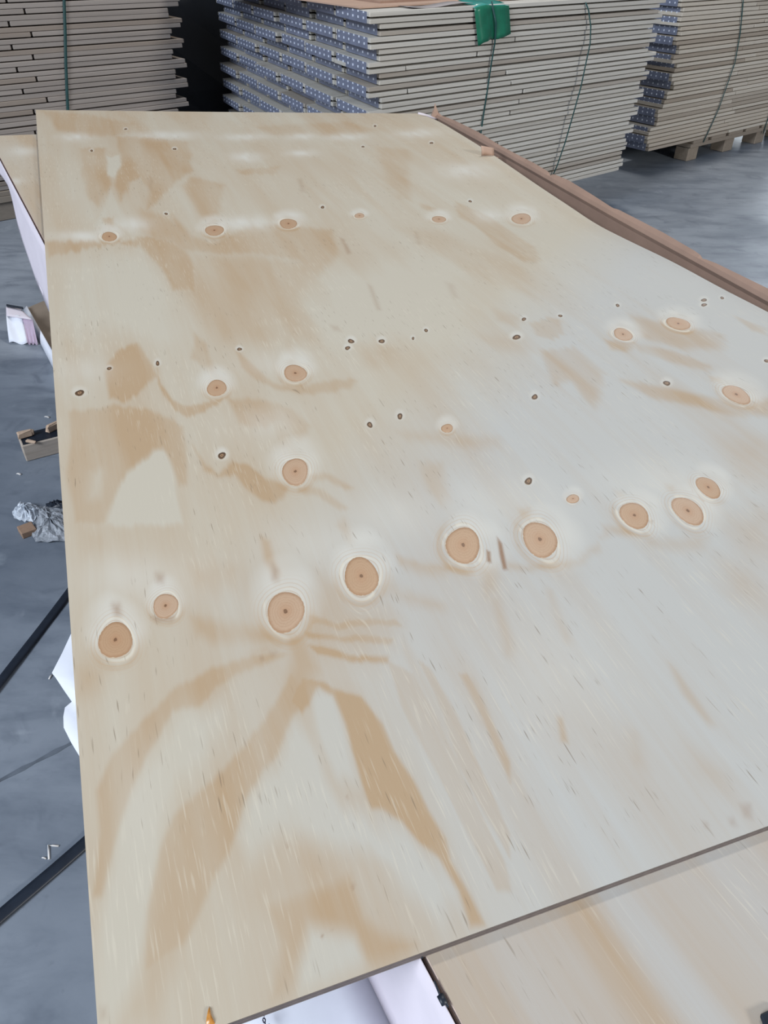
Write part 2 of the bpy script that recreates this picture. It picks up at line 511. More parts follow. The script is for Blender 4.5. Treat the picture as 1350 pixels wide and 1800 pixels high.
# figure of the veneer: outlines of tan latewood and of pale earlywood  (crop, outline, strength, softness)
FIG = [
    (A, [(640, 5), (500, 62), (430, 108), (380, 158), (285, 182), (240, 260), (205, 330), (165, 420), (135, 500), (105, 600), (70, 760), (40, 760), (60, 560), (50, 430), (100, 310), (190, 210), (290, 110), (400, 50), (560, 0)], .55, .006),
    (A, [(650, 60), (720, 100), (716, 150), (665, 192), (640, 240), (615, 315), (560, 382), (520, 450), (490, 560), (470, 620), (430, 690), (385, 790), (330, 900), (200, 1000), (205, 800), (245, 620), (290, 500), (380, 420), (470, 330), (560, 230), (620, 130)], .52, .006),
    (A, [(690, 70), (760, 82), (800, 110), (880, 130), (950, 215), (985, 300), (1040, 390), (1085, 490), (1140, 580), (1155, 650), (1215, 760), (1260, 850), (1215, 855), (1180, 745), (1120, 640), (1060, 585), (1010, 520), (950, 480), (915, 478), (880, 400), (845, 300), (822, 215), (790, 130), (745, 98), (715, 150), (690, 190), (650, 150)], .72, .005),
    (A, [(700, 740), (850, 690), (890, 820), (960, 880), (1050, 905), (960, 965), (900, 965), (865, 880), (800, 850), (722, 850), (690, 960), (655, 1060), (600, 1080), (630, 900), (590, 780)], .45, .012),
    (A, [(560, 560), (640, 480), (760, 620), (840, 720), (700, 800), (560, 760)], .22, .03),
    (A, [(230, 820), (330, 760), (300, 960), (240, 1150), (130, 1155)], .35, .02),
    (A, [(960, 20), (1040, 60), (1180, 330), (1330, 640), (1350, 740), (1300, 740), (1130, 400), (1010, 160)], .42, .004),
    (A, [(1060, 20), (1090, 40), (1290, 420), (1350, 560), (1350, 640), (1180, 330)], .45, .003),
    (A, [(1180, 60), (1205, 60), (1345, 330), (1350, 400)], .40, .004),
    (A, [(20, 600), (60, 560), (90, 640), (60, 800), (30, 900)], .1, .02),
    (Bc, [(440, 380), (560, 400), (700, 420), (760, 460), (720, 475), (620, 470), (520, 475), (460, 440)], .42, .008),
    (Bc, [(440, 210), (520, 180), (600, 200), (590, 270), (520, 290), (450, 260)], .36, .015),
    (Bc, [(860, 370), (960, 395), (1080, 380), (1180, 385), (1210, 415), (1120, 410), (960, 425), (870, 400)], .72, .003),
    (Bc, [(850, 430), (960, 442), (1080, 440), (1175, 455), (1160, 480), (960, 465), (860, 452)], .7, .003),
    (Bc, [(860, 475), (940, 488), (1030, 515), (1150, 520), (1150, 545), (1010, 535), (900, 505)], .85, .003),
    (Bc, [(890, 220), (950, 250), (1000, 330), (1150, 320), (1200, 380), (1180, 470), (1040, 500), (900, 470), (860, 400)], .38, .02),
    (Bc, [(1200, 170), (1290, 190), (1350, 200), (1350, 225), (1270, 220), (1210, 200)], .4, .01),
    (Bc, [(1140, 250), (1250, 300), (1350, 330), (1350, 350), (1220, 330), (1150, 290)], .32, .01),
    (Bc, [(690, 90), (720, 110), (735, 170), (760, 230), (735, 245), (705, 180)], .75, .006),
    (Bc, [(985, 20), (1000, 60), (1025, 110), (1010, 125), (985, 85), (960, 50)], .5, .008),
    (Bc, [(30, 560), (110, 530), (150, 560), (120, 640), (40, 660)], .42, .015),
    (Bc, [(690, 470), (760, 480), (700, 520), (600, 600), (500, 690), (480, 680), (590, 590)], .25, .008),
    (Bc, [(790, 440), (850, 450), (900, 560), (860, 660), (800, 720), (780, 620), (800, 540)], .5, .012),
    (Bc, [(30, 40), (150, 60), (160, 150), (60, 150)], .25, .02),
    (Mc, [(212, 210), (262, 120), (330, 95), (395, 180), (412, 220), (355, 280), (302, 326), (232, 312)], .55, .006),
    (Mc, [(412, 185), (428, 255), (478, 312), (545, 338), (612, 328), (665, 306), (640, 338), (592, 367), (540, 377), (488, 356), (442, 300), (418, 250)], .78, .004),
    (Mc, [(552, 60), (602, 100), (652, 222), (625, 224), (590, 175), (552, 150)], .55, .008),
    (Mc, [(720, 128), (802, 195), (872, 245), (935, 265), (1010, 258), (1100, 236), (1192, 238), (1182, 264), (1052, 292), (980, 292), (880, 272), (800, 240), (742, 192)], .52, .006),
    (Mc, [(680, 305), (800, 312), (925, 345), (1010, 420), (965, 480), (885, 402), (800, 424), (722, 402)], .50, .008),
    (Mc, [(75, 360), (250, 338), (400, 356), (520, 420), (520, 640), (490, 650), (455, 560), (430, 500), (385, 535), (330, 570), (272, 620), (238, 720), (226, 797), (90, 797), (70, 600)], .45, .006),
    (Mc, [(60, 90), (130, 120), (120, 230), (60, 220)], .28, .02),
    (Mc, [(548, 488), (600, 568), (652, 606), (690, 560), (762, 572), (842, 618), (905, 640), (935, 655), (902, 702), (832, 716), (760, 655), (718, 604), (650, 618), (590, 585)], .66, .005),
    (Mc, [(1000, 600), (1090, 600), (1180, 660), (1150, 665), (1080, 625), (1000, 625)], .5, .005),
    (Mc, [(970, 655), (1060, 660), (1150, 735), (1120, 745), (1040, 690), (970, 680)], .5, .005),
    (Mc, [(850, 380), (930, 400), (950, 520), (900, 540), (880, 470)], .35, .012),
    (Mc, [(1180, 100), (1330, 110), (1320, 200), (1220, 190)], .22, .02),
    (Mc, [(880, 30), (930, 30), (950, 160), (930, 170)], .35, .01),
    (Kc, [(5, 10), (150, 20), (300, 50), (290, 85), (150, 95), (60, 70)], .34, .02),
    (Kc, [(250, 90), (350, 95), (480, 110), (500, 200), (420, 260), (350, 330), (350, 260), (330, 230), (290, 240), (260, 300), (240, 250), (262, 190), (262, 150)], .55, .012),
    (Kc, [(130, 130), (215, 130), (215, 190), (230, 250), (190, 320), (160, 300), (140, 220)], .48, .012),
    (Kc, [(18, 432), (180, 432), (330, 448), (382, 498), (440, 592), (512, 598), (505, 520), (470, 462), (432, 430), (330, 418), (250, 440), (120, 466), (28, 482)], .6, .010),
    (Kc, [(430, 345), (500, 418), (562, 436), (640, 398), (742, 378), (955, 395), (965, 480), (905, 545), (840, 490), (700, 474), (560, 474), (470, 462), (438, 420)], .46, .014),
    (Kc, [(500, 222), (600, 250), (572, 372), (550, 372), (520, 340), (462, 252)], .45, .014),
    (Kc, [(505, 478), (700, 482), (900, 500), (850, 640), (900, 760), (600, 760), (470, 600)], .36, .03),
    (Kc, [(330, 330), (410, 350), (500, 430), (480, 470), (380, 440), (330, 390)], .42, .02),
    (Kc, [(205, 355), (240, 355), (238, 388), (212, 388)], .7, .008),
    (Kc, [(1090, 130), (1200, 140), (1200, 280), (1140, 260)], .35, .02),
    (Kc, [(640, 200), (780, 190), (770, 215), (650, 215)], .35, .012),
    (Kc, [(700, 60), (1000, 50), (1100, 80), (1000, 95), (750, 90)], .3, .02),
    (Kc, [(1240, 305), (1290, 318), (1285, 335), (1250, 325)], .6, .012),
    (Rc, [(290, 98), (420, 150), (482, 198), (565, 250), (585, 302), (520, 304), (430, 242), (360, 180), (300, 150)], .5, .010),
    (Rc, [(60, 10), (130, 20), (140, 100), (100, 90)], .4, .015),
    (Rc, [(100, 190), (260, 200), (420, 280), (520, 330), (560, 430), (400, 380), (240, 290)], .24, .03),
    (Rc, [(540, 515), (600, 498), (650, 508), (657, 552), (622, 577), (568, 560)], .58, .007),
    (Rc, [(575, 610), (700, 596), (805, 690), (782, 760), (762, 808), (722, 770), (690, 715), (620, 722)], .50, .010),
    (Rc, [(880, 488), (1000, 516), (1105, 536), (1205, 556), (1195, 604), (1050, 606), (915, 562)], .46, .014),
    (Rc, [(795, 575), (872, 588), (893, 598), (862, 617), (808, 606)], .55, .007),
    (Rc, [(890, 585), (1020, 610), (1150, 660), (1140, 682), (1010, 650), (910, 615)], .42, .010),
    (Rc, [(850, 708), (1010, 736), (1150, 768), (1290, 782), (1350, 775), (1350, 832), (1230, 834), (1100, 796), (950, 772)], .58, .010),
    (Rc, [(425, 468), (520, 500), (500, 530), (440, 510)], .3, .015),
    (Rc, [(1245, 495), (1350, 530), (1350, 560), (1300, 545)], .5, .010),
    (Rc, [(370, 560), (520, 560), (560, 620), (440, 610)], .25, .02),
    (Dc, [(100, 380), (260, 390), (440, 400), (430, 440), (280, 430), (130, 410)], .3, .012),
    (Dc, [(182, 490), (255, 490), (262, 600), (240, 640), (205, 590)], .42, .012),
    (Dc, [(85, 800), (180, 830), (270, 842), (360, 842), (350, 862), (220, 858), (100, 836)], .42, .006),
    (Dc, [(365, 840), (430, 830), (430, 920), (390, 935)], .38, .010),
    (Dc, [(460, 830), (560, 840), (620, 818), (700, 812), (772, 760), (776, 790), (700, 835), (600, 845), (540, 856), (470, 850)], .46, .006),
    (Dc, [(800, 700), (860, 708), (900, 735), (840, 735), (780, 745)], .5, .007),
    (Dc, [(940, 735), (1050, 745), (1160, 730), (1130, 780), (1020, 790), (950, 770)], .38, .010),
    (Dc, [(1230, 690), (1350, 640), (1350, 945), (1230, 940), (1200, 830)], .30, .03),
    (Dc, [(1180, 420), (1350, 400), (1350, 560), (1240, 560)], .22, .03),
    (Dc, [(-120, 900), (60, 860), (120, 945), (60, 945)], .4, .02),
    (Dc, [(820, 580), (850, 585), (858, 605), (835, 605)], .55, .006),
    (Dc, [(1000, 563), (1030, 570), (1030, 592), (1008, 585)], .5, .006),
    (Dc, [(500, 640), (540, 640), (545, 672), (515, 672)], .55, .006),
    (Dc, [(1150, 195), (1195, 205), (1195, 220), (1160, 212)], .5, .006),
    (Fc_, [(290, 100), (350, 110), (360, 190), (320, 210)], .35, .012),
    (Fc_, [(330, 200), (370, 200), (420, 400), (390, 420)], .30, .010),
    (Fc_, [(540, 180), (570, 185), (640, 360), (610, 370)], .34, .008),
    (Fc_, [(580, 645), (600, 650), (620, 735), (598, 735)], .55, .004),
    (Fc_, [(985, 445), (1010, 470), (1150, 670), (1130, 680), (1040, 570)], .42, .006),
    (Fc_, [(830, 690), (870, 700), (900, 820), (860, 810)], .30, .012),
    (Fc_, [(1060, 760), (1200, 860), (1180, 900), (1090, 850)], .22, .02),
    (Fc_, [(240, 520), (270, 520), (330, 660), (300, 660)], .30, .010),
    (Fc_, [(20, 330), (110, 520), (260, 830), (380, 1040), (340, 1040), (220, 840), (90, 580), (10, 400)], .30, .008),
]
# pale patches cut back into the tan
PALES = [
    (A, [(300, 200), (370, 170), (440, 185), (400, 300), (290, 400), (250, 520), (210, 700), (160, 1000), (80, 1100), (90, 800), (140, 560), (180, 440), (240, 310)], .45, .02),
    (A, [(665, 205), (710, 290), (760, 400), (820, 480), (900, 500), (960, 620), (830, 600), (640, 560), (540, 640), (500, 560), (535, 450), (610, 370)], .38, .010),
    (A, [(720, 120), (790, 120), (830, 300), (870, 400), (800, 380), (740, 230)], .30, .010),
    (A, [(725, 862), (860, 872), (900, 965), (690, 1060), (680, 980)], .42, .008),
    (A, [(930, 490), (1010, 540), (1100, 640), (1160, 740), (1130, 820), (1020, 740), (950, 620)], .30, .012),
    (Mc, [(268, 640), (332, 575), (398, 514), (432, 520), (462, 600), (492, 760), (500, 797), (232, 797)], .55, .006),
    (Mc, [(148, 602), (182, 600), (188, 690), (150, 700)], .55, .010),
    (Kc, [(222, 160), (258, 152), (262, 190), (240, 228), (218, 220)], .45, .006),
    (Kc, [(228, 268), (262, 330), (290, 385), (180, 385), (205, 330)], .30, .006),
    (Kc, [(40, 520), (330, 470), (420, 600), (400, 740), (60, 700)], .22, .03),
    (Kc, [(950, 560), (1350, 460), (1350, 758), (950, 758)], .25, .04),
    (Bc, [(880, 620), (940, 625), (980, 720), (1030, 900), (880, 900), (860, 720)], .2, .02),
]
# greyish and dark stains (outline px, strength, softness in m)
DARK = [
    (Dc, [(396, 785), (408, 790), (412, 828), (398, 825)], 1.1, .0018), (Dc, [(432, 742), (448, 762), (466, 850), (452, 852), (440, 800)], 1.1, .0018),
    (Dc, [(948, 682), (960, 684), (956, 694), (948, 692)], .7, .002),
    (Bc, [(160, 335), (182, 335), (188, 368), (172, 372)], .85, .006), (Bc, [(318, 225), (340, 230), (338, 250), (322, 248)], .75, .006),
    (Bc, [(735, 190), (752, 210), (750, 240), (735, 240)], .7, .006), (Bc, [(300, 378), (385, 378), (370, 392), (318, 392)], .8, .003),
    (Kc, [(975, 420), (990, 425), (1012, 470), (1000, 474)], .5, .006), (Kc, [(840, 232), (850, 230), (860, 272), (850, 270)], .35, .010),
    (Kc, [(1065, 570), (1080, 580), (1108, 655), (1096, 655)], .35, .006), (Rc, [(262, 380), (280, 385), (300, 430), (285, 432)], .30, .010),
    (Rc, [(0, 395), (10, 400), (35, 470), (25, 470)], .35, .006), (Kc, [(355, 220), (366, 225), (364, 270), (356, 265)], .25, .008),
    (Kc, [(1215, 395), (1225, 398), (1240, 440), (1228, 440)], .3, .006), (Mc, [(1085, 25), (1115, 30), (1130, 50), (1100, 45)], .3, .006),
    (Bc, [(690, 520), (700, 520), (702, 532), (692, 532)], .6, .002), (Bc, [(725, 505), (750, 503), (740, 516), (728, 516)], .4, .003),
    (A, [(852, 718), (858, 718), (858, 732), (853, 731)], .8, .0012), (A, [(648, 594), (652, 594), (652, 600), (648, 600)], .8, .0008),
    (A, [(756, 876), (762, 877), (761, 884), (756, 883)], .8, .0008), (A, [(784, 858), (789, 859), (788, 866), (784, 865)], .8, .0008),
    (A, [(299, 600), (303, 600), (303, 606), (299, 606)], .8, .0008), (A, [(833, 445), (837, 445), (837, 450), (833, 450)], .8, .0008),
]
# yellow glue marks near the front corner and left corner
GLUE = [((1300, 1415), (1320, 1412), (1322, 1440), (1308, 1436)), ((1281, 1440), (1290, 1438), (1296, 1452), (1284, 1450)),
        ((1238, 1446), (1244, 1446), (1244, 1456), (1239, 1455)), ((176, 1772), (186, 1772), (187, 1788), (177, 1790))]
# white halo smears along the far rows of hidden knots (px ellipse)
SMEAR = [(133, 241, 34, 8), (297, 238, 62, 8), (430, 241, 45, 7), (530, 241, 30, 7), (610, 243, 40, 7), (735, 240, 45, 9), (432, 276, 30, 10),
         (530, 270, 30, 7), (150, 415, 60, 10), (820, 300, 50, 14), (232, 395, 40, 14), (430, 392, 60, 14), (860, 372, 30, 12)]


def vnoise(x, y, seed):
    xi = np.floor(x).astype(np.int64); yi = np.floor(y).astype(np.int64)
    fx = x - xi; fy = y - yi
    fx = fx * fx * (3 - 2 * fx); fy = fy * fy * (3 - 2 * fy)

    def h(i, j):
        n = (i * 374761393 + j * 668265263 + seed * 974711) & 0x7fffffff
        n = ((n ^ (n >> 13)) * 1274126177) & 0x7fffffff
        return ((n ^ (n >> 16)) & 0xffff) / 65535.0
    return (h(xi, yi) * (1 - fx) + h(xi + 1, yi) * fx) * (1 - fy) + (h(xi, yi + 1) * (1 - fx) + h(xi + 1, yi + 1) * fx) * fy


def poly_sd(x, y, poly):
    """signed distance, positive inside"""
    d2 = np.full(x.shape, 1e9); inside = np.zeros(x.shape, bool)
    n = len(poly)
    for i in range(n):
        x1, y1 = poly[i]; x2, y2 = poly[(i + 1) % n]
        ex, ey = x2 - x1, y2 - y1
        t = np.clip(((x - x1) * ex + (y - y1) * ey) / (ex * ex + ey * ey + 1e-12), 0, 1)
        dx, dy = x - x1 - t * ex, y - y1 - t * ey
        d2 = np.minimum(d2, dx * dx + dy * dy)
        c = (y1 > y) != (y2 > y)
        xx = x1 + (y - y1) * ex / (ey if abs(ey) > 1e-12 else 1e-12)
        inside ^= c & (x < xx)
    d = np.sqrt(d2)
    return np.where(inside, d, -d)


def region(U, V, poly, soft, amount, out, lim=3.0):
    poly = np.array(poly)
    lo, hi = poly.min(0) - soft * lim, poly.max(0) + soft * lim * np.array([1.0, 3.0])
    lo[1] -= soft * lim * 2
    m = (U > lo[0]) & (U < hi[0]) & (V > lo[1]) & (V < hi[1])
    if not m.any(): return
    KV = 0.45                                   # figure runs along the grain
    sd = poly_sd(U[m], V[m] * KV, poly * (1, KV))
    t = np.clip((sd + soft * 0.5) / soft, 0, 1)
    t = t * t * (3 - 2 * t) * amount
    out[m] = np.maximum(out[m], t) if amount > 0 else out[m] + t


def face_fields(U, V):
    """wood figure and painted light tint of the top sheet at sheet coordinates (metres)"""
    jit = (vnoise(U * 420, V * 9, 1) - .5) * .016 + (vnoise(U * 140, V * 6, 2) - .5) * .024
    Uj = U + (vnoise(U * 25, V * 12, 4) - .5) * (.004 + .006 * np.clip(V, 0, 1))
    Vj = V + jit * np.clip(V * 0.6 + 0.03, 0.03, 0.9)
    tan = np.zeros_like(U); wide = np.zeros_like(U)
    for crop, pts, st, soft in FIG:
        pl_ = [uv(p) for p in P_(crop, pts)]
        region(Uj, Vj, pl_, soft * (0.7 if crop is A else 1.2), st * 0.86, tan)
        region(Uj, Vj, pl_, 0.028 + soft * 2.5, st * 0.26, wide)
    for crop, pts, st, soft in PALES:
        region(Uj, Vj, [uv(p) for p in P_(crop, pts)], soft * (1.3 if crop is A else 1.7), -st, tan)
    base = 0.13 + 0.16 * (vnoise(U * 7, V * 2.0, 8) - .5) * 2 + 0.15 * np.clip(1 - U / 0.7, 0, 1) + 0.13 * np.clip((V - 0.7) / 1.2, 0, 1)
    base += 0.16 * (vnoise(U * 30, V * 2.5, 14) - .5) * vnoise(U * 4, V * 2, 15) * 2
    cool = np.clip((U - 0.10) * 4.0 + 0.15 - np.clip(V - 0.35, 0, 9) * 4.3, 0, 1)  # bluish light tint at the near right, blended with natural wood variation
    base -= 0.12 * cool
    tan = tan + base + wide
    halo = np.zeros_like(U); kd = np.full_like(U, 9.0); gu = U.copy()
    for i, kn in enumerate(BIG + SMALL):
        c, Ax = knot_frame(kn)
        iA = np.linalg.inv(Ax)
        R = math.sqrt(abs(np.linalg.det(Ax)))
        big = i < len(BIG)
        du, dv = U - c[0], V - c[1]
        m = (np.abs(du) < R * 7) & (np.abs(dv) < R * 12)
        if not m.any(): continue
        a = iA[0, 0] * du[m] + iA[0, 1] * dv[m]
        b = iA[1, 0] * du[m] + iA[1, 1] * dv[m]
        r = np.sqrt(a * a + b * b)
        if big: kd[m] = np.minimum(kd[m], r * (1 + 0.06 * np.sin(3 * np.arctan2(b, a) + i)))
        hb = b - (0.75 if big else 0.3)
        hr = np.sqrt((a / 1.45) ** 2 + (np.where(hb > 0, hb / 1.75, hb / 1.25)) ** 2)
        h = np.clip((1.75 - hr) / 1.1, 0, 1)
        wav = 0.75 + 0.5 * (vnoise(U[m] * 60 + i, V[m] * 40, 5) - .5)
        halo[m] = np.maximum(halo[m], h * h * (3 - 2 * h) * wav * (0.95 if big else 0.8))
        # grain bends round the knot
        s = np.exp(-(a / 2.0) ** 2 - (b / 3.2) ** 2)
        gu[m] -= Ax[0, 0] * 0.8 * np.tanh(a * 1.3) * s * (1.0 if big else 0.7)
        if big and R > 0.009:
            ringm = np.exp(-((r - 1.45) / 0.16) ** 2) * np.clip(-b + .3, 0, 1) * 0.35
            tan[m] += ringm
    for x, y, rx, ry in SMEAR:
        c, Ax = knot_frame((x, y, rx, ry)); iA = np.linalg.inv(Ax)
        du, dv = U - c[0], V - c[1]
        a = iA[0, 0] * du + iA[0, 1] * dv; b = iA[1, 0] * du + iA[1, 1] * dv
        halo = np.maximum(halo, np.exp(-(a * a + b * b) * 1.3) * (0.6 + 0.6 * vnoise(U * 90, V * 25, 6)) * 0.85)
    for x, y, rx, ry, am in [(880, 885, 150, 55, .5), (1180, 850, 150, 45, .5), (570, 955, 110, 45, .5), (250, 1015, 110, 45, .6), (700, 905, 90, 50, .4),
                             (470, 745, 60, 30, .4), (150, 650, 60, 22, .4), (480, 640, 70, 22, .35), (980, 1180, 120, 120, .3), (250, 1400, 40, 120, .2)]:
        c, Ax = knot_frame((x, y, rx, ry)); iA = np.linalg.inv(Ax)
        du, dv = U - c[0], V - c[1]
        a = iA[0, 0] * du + iA[0, 1] * dv; b = iA[1, 0] * du + iA[1, 1] * dv
        halo = np.maximum(halo, np.exp(-(a * a + b * b) * 1.1) * (0.55 + 0.8 * (vnoise(U * 70, V * 9, 16) * .6 + vnoise(U * 18, V * 7, 17) * .5 - .1)) * am)
    dark = np.zeros_like(U)
    for crop, pts, st, soft in DARK:
        region(U, V, [uv(p) for p in P_(crop, pts)], soft * 1.6, st, dark)
    for g in GLUE:
        region(U, V, [uv(p) for p in g], 0.004, 0.35, dark)
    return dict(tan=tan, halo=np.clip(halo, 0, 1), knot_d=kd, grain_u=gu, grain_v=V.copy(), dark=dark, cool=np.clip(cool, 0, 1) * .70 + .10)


def lower_fields(U, V):
    z = np.zeros_like(U)
    g = U * math.cos(.14) + V * math.sin(.14)
    x = -U * math.sin(.14) + V * math.cos(.14)
    tan = 0.44 + 0.26 * (vnoise(g * 12, x * 2.0, 21) - .5) * 2 + 0.22 * np.clip((vnoise(g * 30, x * 1.2, 23) - .6) * 4, 0, 1)
    region(U, V, [uv(p) for p in [(1290, 1560), (1330, 1540), (1370, 1640), (1350, 1680)]], .03, .3, tan)
    region(U, V, [uv(p) for p in [(1020, 1590), (1080, 1580), (1280, 1790), (1240, 1810), (1120, 1680)]], .03, .35, tan)
    region(U, V, [uv(p) for p in [(1260, 1750), (1320, 1730), (1350, 1800), (1250, 1810)]], .02, .4, tan)
    region(U, V, [uv(p) for p in [(60, 318), (72, 318), (74, 360), (58, 365)]], .03, .7, tan)
    region(U, V, [uv(p) for p in [(10, 325), (30, 322), (28, 332), (15, 334)]], .02, .6, tan)
    halo = z.copy()
    for x0, y0, rx, ry in [(25, 312, 14, 6), (40, 260, 25, 8)]:
        c, Ax = knot_frame((x0, y0, rx, ry)); iA = np.linalg.inv(Ax)
        a = iA[0, 0] * (U - c[0]) + iA[0, 1] * (V - c[1]); b = iA[1, 0] * (U - c[0]) + iA[1, 1] * (V - c[1])
        halo = np.maximum(halo, np.exp(-(a * a + b * b)) * .7)
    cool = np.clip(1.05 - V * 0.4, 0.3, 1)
    return dict(tan=tan, halo=halo, knot_d=z + 9, grain_u=g, grain_v=x, dark=z, cool=cool)


def face_mesh(name, U, V, W, fields):
    R, Cn = U.shape
    me = bpy.data.meshes.new(name)
    co = np.stack([U, V, W], -1).reshape(-1, 3).astype(np.float32)
    a = (np.arange(R - 1)[:, None] * Cn + np.arange(Cn - 1)[None, :]).reshape(-1)
    quads = np.stack([a, a + 1, a + Cn + 1, a + Cn], 1).astype(np.int32)
    me.vertices.add(len(co)); me.vertices.foreach_set('co', co.ravel())
    me.loops.add(quads.size); me.loops.foreach_set('vertex_index', quads.ravel())
    me.polygons.add(len(quads))
    me.polygons.foreach_set('loop_start', np.arange(0, quads.size, 4, dtype=np.int32))
    me.polygons.foreach_set('use_smooth', np.ones(len(quads), bool))
    me.update(calc_edges=True)
    for k_, val in fields.items():
        at = me.attributes.new(k_, 'FLOAT', 'POINT')
        at.data.foreach_set('value', val.reshape(-1).astype(np.float32))
    return me


def core_mesh(name, U, V, wfun, plies, zoff):
    """edge plies and underside below the face veneer"""
    loop_uv = loop_of(U, V)
    Vt, Fc, mi = [], [], []
    n = len(loop_uv)
    levels = [zoff - T * i / plies for i in range(plies + 1)]
    for li, z in enumerate(levels):
        for i, (u, v) in enumerate(loop_uv):
            Vt.append((u, v, float(wfun(u, v)) + z))
    for li in range(plies):
        for i in range(n):
            j = (i + 1) % n
            Fc.append((li * n + j, li * n + i, (li + 1) * n + i, (li + 1) * n + j)); mi.append(li % 2)
    ri = sorted(set(list(range(0, U.shape[0], 10)) + [U.shape[0] - 1]))
    ci = sorted(set(list(range(0, U.shape[1], 10)) + [U.shape[1] - 1]))
    o0 = len(Vt)
    for r in ri:
        for c_ in ci:
            Vt.append((U[r, c_], V[r, c_], float(wfun(U[r, c_], V[r, c_])) + levels[-1]))
    m = len(ci)
    for r in range(len(ri) - 1):
        for c_ in range(m - 1):
            a_ = o0 + r * m + c_
            Fc.append((a_ + m, a_ + m + 1, a_ + 1, a_)); mi.append(0)
    me = mesh_from(name, Vt, Fc)
    for p, m_ in zip(me.polygons, mi): p.material_index = m_
    return me


def loop_of(U, V):
    pts = [(U[0, c], V[0, c]) for c in range(0, U.shape[1], 10)]
    pts += [(U[r, -1], V[r, -1]) for r in range(0, U.shape[0], 10)]
    pts += [(U[-1, c], V[-1, c]) for c in range(U.shape[1] - 1, -1, -10)]
    pts += [(U[r, 0], V[r, 0]) for r in range(U.shape[0] - 1, 0, -10)]
    out = [pts[0]]
    for p in pts[1:]:
        if abs(p[0] - out[-1][0]) + abs(p[1] - out[-1][1]) > 1e-5: out.append(p)
    return out


# --- the big sheet on top
us = np.concatenate([np.linspace(0, 0.62, 331)[:-1], np.linspace(0.62, SW, 191)])
vs = SL * (np.linspace(0, 1, 681) ** 1.35)
V0, U0 = np.meshgrid(vs, us, indexing='ij')
top = empty('plywood_sheet', PILE, 'large pine plywood sheet with rows of round knots lying topmost on the pile', 'plywood')
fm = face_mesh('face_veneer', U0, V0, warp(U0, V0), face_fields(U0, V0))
link('face_veneer', fm, VENEER, top)
link('core_plies', core_mesh('core_plies', U0, V0, warp, 5, -0.0003), [PLY_A, PLY_B], top)


def knot_object(i, kn, big):
    c, Ax = knot_frame(kn)
    n = 28 if big else 14
    rr = [0.0, 0.35, 0.7, 0.94, 1.0]
    V, Fc, at = [(c[0], c[1], 0.0)], [], [0.0]
    ph = rng.uniform(0, 6.28, 3)
    for r in rr[1:]:
        for j in range(n):
            t = 2 * math.pi * j / n
            q = r * (1 + (0.055 if big else 0.14) * math.sin(2 * t + ph[0]) + (0.035 if big else .06) * math.sin(3 * t + ph[1]))
            p = c + Ax @ np.array([q * math.cos(t), q * math.sin(t)])
            V.append((p[0], p[1], 0.0)); at.append(r)
    V = [(u, v, float(warp(u, v)) + (0.00035 if r < 0.97 else 0.00003)) for (u, v, _), r in zip(V, at)]
    for j in range(n): Fc.append((0, 1 + j, 1 + (j + 1) % n))
    for k_ in range(3):
        for j in range(n):
            a0 = 1 + k_ * n; b0 = a0 + n; j2 = (j + 1) % n
            Fc.append((a0 + j, b0 + j, b0 + j2, a0 + j2))
    me = mesh_from('knot', V, Fc, True)
    A_ = me.attributes.new('kr', 'FLOAT', 'POINT')
    A_.data.foreach_set('value', np.array(at, np.float32))
    o = link('knot', me, KNOT_BIG if big else KNOT_SMALL, top)
    o['label'] = 'round tan knot with dark pith' if big else 'small dark knot'


for i, kn in enumerate(BIG):
    if kn[0] < 1380: knot_object(i, kn, True)
for i, kn in enumerate(SMALL): knot_object(i, kn, False)
# bead of resin at the near edge
c = uv((368, 1786)); V = []
for dx, dy in [(-6, 14), (6, 16), (10, 13), (4, 0), (0, -17), (-3, -8), (-5, 4)]:
    q = uv((368 + dx, 1786 + dy)); V.append((q[0], max(q[1], 0.0008), 0.0))
nV = len(V)
V = [(x, y, 0.0001) for x, y, _ in V] + [(c[0] + (x - c[0]) * .7, c[1] + (y - c[1]) * .7, .0012) for x, y, _ in V]
Fc = [tuple(range(nV, 2 * nV))] + [(j, (j + 1) % nV, nV + (j + 1) % nV, nV + j) for j in range(nV)]
link('resin_streak', mesh_from('resin_streak', V, Fc, True), RESIN, top)['label'] = 'orange resin streak'

# --- the sheet below, turned a little against the top one, and three more under it
LBL, LBR, LFR, LFL = np.array([-.1188, 2.236]), np.array([1.10, 2.44]), np.array([1.15, .10]), np.array([.2240, -.2]);


def lower_grid(nu, nv):
    a = np.linspace(0, 1, nu)[None, :]; b = np.linspace(0, 1, nv)[:, None]
    g = []
    for i in range(2):
        g.append((LFL[i] * (1 - a) + LFR[i] * a) * (1 - b) + (LBL[i] * (1 - a) + LBR[i] * a) * b)
    return g[0], g[1]


